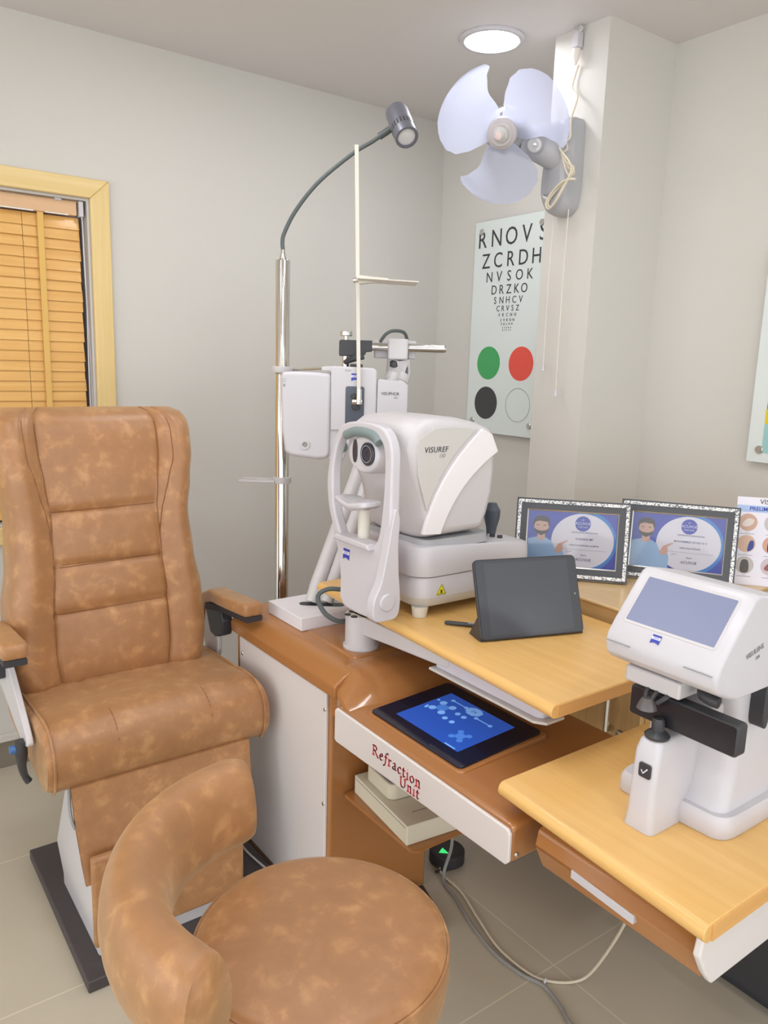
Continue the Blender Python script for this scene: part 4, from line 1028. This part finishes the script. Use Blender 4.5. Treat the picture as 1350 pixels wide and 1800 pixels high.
# ------------------------------------------------------------------ framed certificates: local x right, y away, z up
def certificate(name, lab, loc, rz, tilt, lines, portrait_cut):
    c = thing(name, lab, 'framed certificate', loc, (-tilt, 0, rz), group='framed certificates on the counter', local=True)
    Wd, Hh = .300, .212
    def rim(a, b, y0, y1):
        o = [(a, a), (Wd-a, a), (Wd-a, Hh-a), (a, Hh-a)]; i = [(b, b), (Wd-b, b), (Wd-b, Hh-b), (b, Hh-b)]
        return MB().rings([[(x, y1, z) for x, z in o], [(x, y0, z) for x, z in o], [(x, y0+.002, z) for x, z in i], [(x, y1, z) for x, z in i]], cap=False)
    obj('backing', MB().box(.004, Wd-.004, .006, .012, .004, Hh-.004), BLACK, c)
    obj('outer_frame', rim(0, .006, -.006, .012), FRAMEB, c)
    obj('relief_border', rim(.004, .0125, -.0075, .008), SILVER, c)
    obj('inner_frame', rim(.012, .030, -.004, .008), FRAMEB, c)
    obj('inner_fillet', rim(.0295, .0325, -.003, .008), STEEL, c)
    X0, X1, Z0, Z1 = .032, Wd-.032, .032, Hh-.032
    pr = obj('print', MB().box(X0, X1, .0035, .006, Z0, Z1), NAVY, c, label='blue printed certificate')
    F = lambda pts, y, nm, m: obj(nm, MB().prism(pts, 1, y-.0003, y), m, pr)
    clip = lambda pts: [(min(max(x, X0), X1), min(max(z, Z0), Z1)) for x, z in pts]
    cx, cz = .178, .103
    F(clip(circle(cx+.012, cz, .078, .080, 48)), .0034, 'print_shape', SKYB)
    F(clip(circle(cx+.001, cz, .082, .074, 48)), .0031, 'print_shape', PAPER)
    M0 = lambda x, z, y=.0024: axes((x, y, z), (1, 0, 0), (0, 0, 1))
    F(circle(cx, .150, .0205, .0205, 32), .0028, 'print_shape', NAVY)
    mb = cat_mb(text_mesh('ACUVUE', .0105, M0(cx, .1505)), text_mesh('MY', .005, M0(cx, .160)), text_mesh('Club India', .0065, M0(cx, .1415)))
    obj('lettering', mb, PAPER, pr, label='white lettering in the round badge')
    mb = MB()
    for s, z, h in lines: mb = cat_mb(mb, text_mesh(s, h, M0(cx+.006, z), bold=.00008))
    mb.box(cx-.050, cx+.066, .0024, .0028, .0795, .0800)
    mb.tube([(cx-.040, .0026, .071), (cx-.036, .0026, .075), (cx-.034, .0026, .071), (cx-.030, .0026, .075), (cx-.026, .0026, .073)], .0005, 4)
    obj('lettering', mb, mat('faint_print_ink', srgb(120, 118, 150), .5), pr)
    # printed portrait of a man in a light blue jumper
    px = .066
    F = lambda pts, y, nm, m: obj(nm, MB().prism([(min(max((x-px)*1.28+px+.002, X0), X1), min(max((z-Z0)*1.22+Z0, Z0), Z1)) for x, z in pts], 1, y-.0003, y), m, pr)
    F(clip([(px-.034, Z0), (px-.034, .075), (px-.026, .089), (px-.008, .094), (px+.012, .093), (px+.024, .086), (px+.033, .066), (px+.044, .072), (px+.050, .060), (px+.050, Z0)]), .0027, 'portrait_jumper', SHIRT)
    F([(px-.007, .090), (px-.006, .104), (px+.009, .104), (px+.010, .090), (px+.002, .086)], .0025, 'portrait_skin', SKIN)
    F(circle(px+.001, .117, .0155, .0185, 24), .0023, 'portrait_skin', SKIN)
    F([(px-.0155, .117), (px-.0165, .130), (px-.010, .140), (px+.004, .142), (px+.016, .137), (px+.018, .126), (px+.0165, .118), (px+.013, .128), (px-.004, .130), (px-.012, .127)], .0020, 'portrait_hair', HAIR)
    F([(px-.0145, .114), (px-.011, .104), (px+.001, .0975), (px+.013, .104), (px+.0165, .114), (px+.010, .109), (px+.001, .1075), (px-.008, .109)], .0021, 'portrait_hair', HAIR)
    F([(px-.009, .1195), (px-.004, .1195), (px-.004, .1210), (px-.009, .1212)], .0020, 'portrait_hair', HAIR)
    F([(px+.005, .1195), (px+.010, .1195), (px+.011, .1212), (px+.005, .1210)], .0020, 'portrait_hair', HAIR)
    F([(px+.030, .066), (px+.038, .082), (px+.056, .091), (px+.057, .0885), (px+.046, .081), (px+.048, .070), (px+.040, .060)], .0021, 'portrait_skin', SKIN)
    obj('glazing', MB().box(X0-.002, X1+.002, .0012, .0015, Z0-.002, Z1+.002), CLEAR, c)
    obj('easel_leg', MB().prism([(.012, .012), (.012, .15), (.055, .0075), (.05, .0062)], 0, Wd/2-.03, Wd/2+.03), BLACK, c)
    return c
def m_clear():
    m = bpy.data.materials.new('clear_glazing'); m.use_nodes = True
    n = m.node_tree.nodes; l = m.node_tree.links
    tr = n.new('ShaderNodeBsdfTransparent'); g = n.new('ShaderNodeBsdfGlossy'); g.inputs['Roughness'].default_value = .06
    fz = n.new('ShaderNodeFresnel'); fz.inputs[0].default_value = 1.45
    mx = n.new('ShaderNodeMixShader')
    l.new(fz.outputs[0], mx.inputs[0]); l.new(tr.outputs[0], mx.inputs[1]); l.new(g.outputs[0], mx.inputs[2])
    l.new(mx.outputs[0], n['Material Output'].inputs[0])
    return m
CLEAR = m_clear()
r1 = math.atan2(1.222-1.445, 1.706-1.505)
certificate('framed_certificate', 'framed blue certificate nearest the tablet, left of the pair on the counter', (1.508, 1.447, ZK+.0045), r1, radians(10),
            [('CERTIFICATE OF PARTICIPATION', .126, .0046), ('SUNEENA MP', .1085, .0078), ('VISION PLUS EYECARE, ALAMPUR', .0915, .0052), ('ACUVUE', .053, .0105), ('Signature', .066, .004)], 0)
r2 = math.atan2(1.0655-1.2657, 1.9116-1.7747)
certificate('framed_certificate', 'framed blue certificate on the right, partly behind the other certificate frame', (1.757, 1.296, ZK+.0045), r2, radians(10),
            [('CERTIFICATE OF PARTICIPATION', .126, .0046), ('MOHAMMED EIYAD N V', .1085, .0078), ('VISION PLUS EYECARE', .0915, .0052), ('ACUVUE', .053, .0105), ('Signature', .066, .004)], 0)

# ------------------------------------------------------------------ leaflet stand
lf = thing('leaflet', 'white eye check leaflet with round pictures standing at the right end of the counter', 'leaflet', (1.975, 1.085, ZK+.0003), (-radians(7), 0, math.atan2(-.068, .058)), local=True)
obj('card', MB().box(0, .215, 0, .003, 0, .238), PAPER, lf)
obj('back_leg', MB().prism([(.003, .16), (.003, .17), (.034, .004), (.031, .0045)], 0, .06, .15), PAPER, lf)
LF = lambda x, z, y=-.0006: axes((x, y, z), (1, 0, 0), (0, 0, 1))
obj('heading_band', MB().box(0, .215, -.0004, 0, .198, .216), mat('band_pale_blue', srgb(176, 196, 232), .4), lf)
lettering('VISION PLUS', .0185, LF(.108, .2265), INK, lf, depth=.0002)
lettering('PRELIMINARY EYE TEST', .0145, LF(.107, .207, -.0008), BLUE, lf, depth=.0002, bold=.0002)
pc_ = [[(206, 170, 150), (226, 214, 206)], [(196, 190, 190), (150, 120, 116)], [(190, 200, 214), (90, 90, 110)], [(216, 180, 160), (62, 76, 150)], [(208, 160, 140), (50, 44, 60)], [(200, 190, 190), (40, 60, 130)], [(196, 188, 184), (90, 86, 84)], [(206, 190, 196), (150, 90, 90)], [(222, 170, 140), (90, 60, 50)]]
for r in range(3):
    for q in range(3):
        cx, cz = .031+q*.064, .170-r*.058
        a, b = pc_[r*3+q]
        p = obj('round_picture', MB().prism(circle(cx, cz, .0235, n=32), 1, -.0005, 0, None), mat('picture_tone_%d' % (r*3+q), srgb(*a), .5), lf)
        k = r*3+q
        shp = [spl2([(cx-.015, cz-.006), (cx-.002, cz+.010), (cx+.014, cz+.008), (cx+.012, cz-.004), (cx-.003, cz-.012)], 3), spl2([(cx+.004, cz-.020), (cx+.008, cz+.006), (cx+.018, cz+.008), (cx+.018, cz-.012)], 3),
               spl2([(cx-.010, cz-.018), (cx-.008, cz+.012), (cx+.008, cz+.012), (cx+.010, cz-.018)], 3)][(0, 1, 2, 1, 2, 0, 2, 0, 2)[k]]
        obj('picture_shape', MB().prism(shp, 1, -.0008, -.0005), mat('picture_mark_%d' % k, srgb(*b), .5), p)
        obj('caption_line', cat_mb(MB().box(cx-.006, cx+.006, -.0004, 0, cz-.0275, cz-.0268), MB().box(cx-.018, cx+.018, -.0004, 0, cz-.0318, cz-.0304)), INKG, lf)

# ------------------------------------------------------------------ patient chair (faces the viewer)
XC = .632
pc2 = thing('patient_chair', 'big mottled tan leather examination chair with armrests in front of the window', 'chair', (XC, 1.95, 0))
obj('base_plate', MB().prism([(.392, 1.617), (.935, 1.617), (.935, 2.21), (.392, 2.21)], 2, .0005, .030), BASE, pc2, .003)
ped = MB(); rs = []
for z, xa, xb, ya, yb in ((.0305, .437, .800, 1.679, 2.02), (.06, .437, .800, 1.679, 2.02), (.16, .425, .802, 1.690, 2.02), (.22, .433, .802, 1.712, 2.01), (.30, .445, .80, 1.73, 2.00), (.46, .47, .79, 1.77, 1.98)):
    rs.append([(x, y, z) for x, y in rrect(xa, xb, ya, yb, .015, 4)])
obj('pedestal', ped.rings(rs), WHITE2, pc2, smooth=50)
fl = MB(); rs = []
for z, y, xa, xb in ((.455, 1.728, .402, .852), (.36, 1.712, .405, .850), (.27, 1.700, .412, .846), (.222, 1.688, .416, .842), (.221, 1.696, .416, .842), (.27, 1.709, .412, .846), (.36, 1.722, .405, .850), (.455, 1.738, .402, .852)):
    rs.append([(xa+(xb-xa)*t/10, y+.006*sin(pi*t/10)*(-1 if z < .3 else 0), z+(.006*sin(2.2*t) if z < .23 else 0)) for t in range(11)])
obj('leather_flap', fl.rings(rs+[rs[0]], closed=False, cap=False), LEATHER, pc2)
obj('lower_panel', MB().box(.424, .806, 1.665, 1.686, .066, .30), LEATHER, pc2, .008)
# seat: side profile (y, z) swept across with rounded ends
sp_ = spl2([(2.16, .570), (2.05, .580), (1.92, .588), (1.83, .596), (1.775, .590), (1.735, .562), (1.722, .52), (1.728, .475), (1.748, .446), (1.79, .440), (1.95, .455), (2.10, .475), (2.16, .50)], 4)
ss = MB(); rs = []
hw = .279
for t in range(33):
    u = -1+2*t/32
    x = XC+hw*u
    e = min(1, (1-abs(u))/.05)
    k = .88+.20*math.sqrt(max(0, 1-(1-e)**2))*.60
    if abs(abs(u)-.90) < .02: k -= .010
    row = []
    for y, z in sp_:
        seam = 0
        if abs(abs(u)-.42) < .032 and z > .5: seam = .003
        crown = .008*(1-u*u) if z > .55 else 0
        wr = .0022*sin(38*u+y*20)*max(0, 1-abs(y-1.98)/.10) if z > .55 else 0
        row.append((x, 1.93+(y-1.93)*((.93+.07*k)), .51+(z-.51)*k+crown+wr-seam))
    rs.append(row)
obj('seat', ss.rings(rs), LEATHER, pc2, smooth=60)
THREAD = mat('seam_thread', srgb(140, 92, 54), .6)
for u in (-.945, .945):
    obj('piping', MB().tube([(XC+hw*u, y+(.0025 if y > 1.93 else -.0025), z+(.002 if z > .51 else -.002)) for y, z in sp_[3:-18]], .0032, 6), LEATHER, pc2)
for u in (-.42, .42):
    st_ = MB(); pts = [(XC+hw*u, y-.0012*(z < .59), z+(.0048 if z > .565 else .001)) for y, z in sp_ if 1.715 < y < 1.80 and z > .535]
    for p, q in zip(pts, pts[1:]): st_.tube([p, Vector(p)+(Vector(q)-Vector(p))*.7], .0008, 5)
    obj('stitching', st_, THREAD, pc2)
# backrest
NZ, NU = 64, 64
def back_surface():
    zs0, zs1 = .560, 1.298
    mb = MB(); rs = []
    for i in range(NZ+1):
        t = i/NZ; z = zs0+(zs1-zs0)*t
        # half width by height
        pts = [(0, .250), (.15, .266), (.30, .262), (.46, .245), (.62, .238), (.74, .249), (.85, .261), (.94, .263), (1, .262)]
        for (a, va), (b, vb_) in zip(pts, pts[1:]):
            if a <= t <= b:
                f = (t-a)/(b-a); f = f*f*(3-2*f); hw_ = va+(vb_-va)*f
        e = max(0, (z-1.21)/.088)
        hw_ += .005
        hw_ *= 1 - .17*(1-math.sqrt(max(0, 1-min(1, e)**4)))
        yb = 2.09+.115*t            # spine plane
        th = .062 + .012*sin(pi*t)
        rt = max(0, (t-.90)/.10); rb = max(0, (.05-t)/.05)
        th_ = th*math.sqrt(max(.02, 1-rt**2.4))*math.sqrt(max(.15, 1-.6*rb**2))
        wing = .030*(1-abs(t-.42)/.9) + .028*math.exp(-((t-.80)/.16)**2)
        row = []
        for j in range(NU+1):
            u = -1+2*j/NU
            au = abs(u)
            f = 0
            if au > .52:
                s = min(1, (au-.52)/.28); f = wing*s*s*(3-2*s)
            ed = max(0, (au-.80)/.20)
            rnd = (th_+f)*(1-math.sqrt(max(0, 1-ed**2.2)))
            y = yb-th_-f+rnd*1.0
            # vertical seams and horizontal panel seams
            um = .575 + .03*(t-.5)
            y += .011*math.exp(-((au-um)/.014)**2)
            if t > .52: y += .006*math.exp(-((au-um-.13*min(1, (t-.52)/.3))/.014)**2)
            if au < um:
                for zq in (1.036, .892, .772):
                    d = (z-zq-.004*u)/.0075
                    y += .012*math.exp(-d*d)
                # soft fullness between the seams
                for za, zb in ((.56, .772), (.772, .892), (.892, 1.036), (1.036, 1.28)):
                    if za < z < zb: y -= .008*sin(pi*(z-za)/(zb-za))*math.cos(u/um*pi/2)**.5 if abs(u) < um else 0
            row.append((XC-.021+hw_*u, y, z))
        for j in range(NU//4, -1, -1):
            u = -1+2*j/(NU//4)
            row.append((XC-.021+hw_*.985*u, yb+.030*(1-abs(u)**3)*math.sqrt(max(.05, 1-rt**2.2))+.008, z))
        rs.append(row)
    BACK.extend(rs)
    return mb.rings(rs)
BACK = []
bk = obj('backrest', back_surface(), LEATHER, pc2, smooth=60)
def back_pt(u, z):
    g = max(0, min(NZ-.001, (z-.560)/(1.298-.560)*NZ)); i = int(g); g -= i
    f = (u+1)/2*NU; j = int(f); f -= j
    row = [Vector(BACK[q][j]).lerp(Vector(BACK[q][min(j+1, NU)]), f) for q in (i, i+1)]
    return row[0].lerp(row[1], g)+Vector((0, -.0004, 0))
for sg in (-1, 1):
    obj('seam', MB().tube([back_pt(sg*(.575+.03*((z-.56)/.738-.5)), z) for z in [.60+.02*q for q in range(34)]], .0015, 5, 2), THREAD, bk)
    obj('seam', MB().tube([back_pt(sg*(.575+.03*((z-.56)/.738-.5)+.13*min(1, max(0, (z-.944)/.22))), z) for z in [.95+.02*q for q in range(17)]], .0015, 5, 2), THREAD, bk)
for zq in (1.036, .892, .772):
    obj('seam', MB().tube([back_pt(-.555+1.11*q/20, zq+.004*(-.555+1.11*q/20)) for q in range(21)], .0013, 5), THREAD, bk)
obj('back_shell', MB().box(XC-.20, XC+.20, 2.17, 2.20, .50, .70), WHITE2, pc2, .01)
for s in (-1, 1):
    def X(v): return XC+s*v
    rs = []
    path = [(2.172, .640, .010, .020), (2.173, .652, .015, .024), (2.168, .690, .018, .027), (2.150, .722, .020, .029), (2.105, .740, .020, .030), (2.05, .743, .020, .030), (1.98, .748, .019, .031), (1.90, .755, .019, .031), (1.874, .757, .019, .030), (1.865, .757, .016, .027), (1.862, .757, .010, .021)]
    for i, (y, z, h, wv) in enumerate(path):
        ya, za = path[max(i-1, 0)][:2]; yb, zb = path[min(i+1, len(path)-1)][:2]
        L = math.hypot(yb-ya, zb-za); ny, nz = (zb-za)/L, -(yb-ya)/L
        rs.append([(X(.305)+p[0], y+ny*p[1], z+nz*p[1]) for p in rrect(-wv, wv, -h, h, min(h, wv)*.55, 4)])
    ar_ = obj('armrest', MB().rings(rs), LEATHER, pc2, smooth=60)
    rs = []
    for y, z, h in ((2.14, .700, .012), (2.06, .714, .010), (1.98, .722, .009), (1.90, .729, .009), (1.866, .731, .008)):
        rs.append([(X(.305)+p[0], y, z+p[1]) for p in rrect(-.026, .026, -h, h, .004, 3)])
    obj('armrest_underside', MB().rings(rs), RUBBER, ar_, smooth=50)
    obj('armrest_bracket', MB().prism([(2.16, .705), (2.05, .715), (2.03, .68), (2.035, .635), (2.08, .615), (2.12, .62)], 0, X(.284) if s > 0 else X(.318), X(.318) if s > 0 else X(.284)), BLACK, pc2, .005)
    obj('side_bracket', MB().prism(spl2([(2.14, .70), (2.06, .70), (1.99, .668), (1.90, .61), (1.825, .558), (1.83, .535), (1.90, .53), (2.02, .56), (2.14, .60)] if s < 0 else [(2.16, .68), (2.10, .69), (2.07, .64), (2.07, .57), (2.10, .54), (2.16, .55)], 3), 0, X(.285) if s > 0 else X(.300), X(.300) if s > 0 else X(.285)), WHITE2, pc2, .003)
lv = obj('recline_lever', MB().tube([(.325, 1.85, .545), (.325, 1.852, .51), (.326, 1.862, .475), (.332, 1.868, .445), (.340, 1.868, .428)], [.013, .014, .010, .008, .009], 12, 5), BLACK, pc2)
obj('lever_pivot', MB().tube([(.300, 1.855, .525), (.320, 1.855, .525)], .010, 14), BLUEP, lv)
obj('cable', MB().tube([(.402, 1.745, .45), (.398, 1.73, .40), (.405, 1.72, .36), (.430, 1.72, .335)], .004, 8, 5), CABLEG, pc2)

# ------------------------------------------------------------------ stool with curved backrest
SX, SY = .595, .945
so_ = thing('round_stool', 'round mottled tan leather stool with curved low backrest in the foreground', 'stool', (SX, SY, 0))
STM = Matrix.Translation((SX, SY, 0))
obj('seat', MB().lathe([(0, .425), (.185, .425), (.198, .430), (.206, .445), (.2095, .475), (.2085, .505), (.2065, .514), (.2045, .516), (.2040, .5185), (.200, .5235), (.188, .528), (.15, .533), (.08, .537), (0, .538)], 72, STM), LEATHER, so_, smooth=70)
obj('seat_piping', MB().rings([[(SX+(.2068+.0022*cos(b))*cos(2*pi*k/72), SY+(.2068+.0022*cos(b))*sin(2*pi*k/72), .5165+.0022*sin(b)) for k in range(72)] for b in [2*pi*q/8 for q in range(9)]], cap=False), LEATHER, so_)
def bar_ring(a0, a1, n=48):
    mb = MB(); rs = []
    for i in range(n+1):
        t = i/n; a = radians(a0+(a1-a0)*t)
        e = min(t, 1-t)*n
        k = {0: .90, 1: .97}.get(int(e), 1.0) if e < 2 else 1.0
        zc = .622; hh = .078*k; wt_ = .053*k
        rm = .287
        row = []
        for q in range(28):
            b = 2*pi*q/28
            cx_, sz = cos(b), sin(b)
            sx_ = math.copysign(abs(cx_)**.75, cx_); szz = math.copysign(abs(sz)**.75, sz)
            wloc = wt_*(1.0-.18*max(0, szz))
            r = rm+wloc*sx_ + .006*szz
            row.append((SX+r*cos(a), SY+r*sin(a), zc+hh*szz))
        rs.append(row)
    return mb.rings(rs)
obj('backrest', bar_ring(89, 208), LEATHER, so_, smooth=70)
for a in (188, 203):
    obj('back_support', MB().tube([(SX+.15*cos(radians(a)), SY+.15*sin(radians(a)), .42), (SX+.28*cos(radians(a)), SY+.28*sin(radians(a)), .425), (SX+.290*cos(radians(a)), SY+.290*sin(radians(a)), .56)], .012, 12, 5), CHROME, so_)
obj('post', MB().lathe([(0, .075), (.030, .075), (.030, .25), (.018, .255), (.018, .42), (.07, .424), (0, .4245)], 24, STM), CHROME, so_)
for k in range(5):
    a = 2*pi*k/5+.3
    arm_ = obj('base_arm', MB().tube([(SX, SY, .090), (SX+.14*cos(a), SY+.14*sin(a), .082), (SX+.24*cos(a), SY+.24*sin(a), .065)], [.022, .018, .014], 12, 3), CHROME, so_)
    obj('caster', MB().lathe([(0, -.014), (.024, -.014), (.026, -.010), (.026, .010), (.024, .014), (0, .014)], 20, axes((SX+.24*cos(a), SY+.24*sin(a), .0265), None, (0, 0, 1), (-sin(a), cos(a), 0)) if 0 else axes((SX+.24*cos(a), SY+.24*sin(a), .0265), (cos(a), sin(a), 0), None, (-sin(a), cos(a), 0))), RUBBER, arm_)

# ------------------------------------------------------------------ things on the floor
pk = thing('floor_puck', 'round black device with a green triangle on the floor under the desk unit', 'device', (1.365, 1.562, 0))
# (kept clear of the cabinet's end)
PKX, PKY = 1.398, 1.535
pk.location = (PKX, PKY, 0); INV[pk] = Matrix.Translation((-PKX, -PKY, 0))
PM2 = Matrix.Translation((PKX, PKY, 0))
obj('housing', MB().lathe([(0, .0005), (.048, .0005), (.052, .004), (.052, .034), (.049, .038), (.040, .040), (.038, .0385), (0, .0385)], 40, PM2), RUBBER, pk)
obj('green_mark', MB().prism([(PKX-.034, PKY-.002), (PKX-.012, PKY-.022), (PKX-.010, PKY+.010)], 2, .0386, .0392), LEDG, pk, label='green triangle')
ps = thing('power_strip', 'black power strip on the floor behind the round stool seat', 'power strip', (1.196, 1.392, 0), (0, 0, radians(74)), local=True)
obj('body', MB().box(-.07, .07, -.026, .026, .0005, .036), RUBBER, ps, .004)
for x in (-.04, .0, .04): obj('socket', MB().lathe([(.017, .036), (.017, .0375), (.014, .0375), (.013, .0365), (0, .0365)], 20, Matrix.Translation((x, 0, 0))), BLACK, ps)
def cable(name, lab, pts, r, m, k=6):
    o = obj(name, MB().tube(pts, r, 8, k), m); tag(o, lab, 'cable'); origin_to(o, pts[0]); return o
cable('floor_cable', 'grey cable running across the floor tiles from under the desk unit', [(1.31, 1.475, .645), (1.325, 1.46, .40), (1.345, 1.465, .20), (1.355, 1.47, .10), (1.335, 1.475, .02), (1.315, 1.44, .006), (1.307, 1.3927, .006), (1.2714, 1.2847, .006), (1.2511, 1.1789, .006), (1.258, 1.0936, .006), (1.275, 1.04, .006), (1.262, .975, .006), (1.2454, .937, .006), (1.235, .86, .006), (1.24, .78, .006)], .0047, CABLEG)
cable('floor_cable', 'thin cream cable twisting beside the grey cable then up to the drawer table', [(1.37, 1.53, .006), (1.34, 1.49, .006), (1.335, 1.40, .0055), (1.30, 1.29, .0055), (1.272, 1.19, .0055), (1.272, 1.10, .0055), (1.289, 1.052, .0055), (1.335, 1.012, .006), (1.37, .985, .03), (1.37, .93, .15), (1.32, .86, .30), (1.25, .79, .45), (1.20, .74, .56), (1.19, .72, .618)], .0034, CORD)
cable('floor_cable', 'short black cable curling down from the round black floor device', [(1.405, 1.505, .012), (1.385, 1.49, .006), (1.35, 1.50, .006), (1.33, 1.505, .006)], .004, RUBBER)
cable('floor_cable', 'white cable on the dark chair base plate beside the white side panel', [(.948-.03, 1.99, .008), (.910, 1.93, .034), (.905, 1.86, .034), (.912, 1.78, .034), (.925, 1.70, .034)], .0032, GREYW)
tie1 = obj('cable_tie', MB().lathe([(.0065, -.003), (.0085, 0), (.0065, .003)], 12, axes((1.287, 1.046, .008), (0, 0, 1), None, (.3, -.7, 0))), WHITE)
tag(tie1, 'small white tie clipping the floor cables together', 'cable tie'); origin_to(tie1, (1.287, 1.046, 0.0))
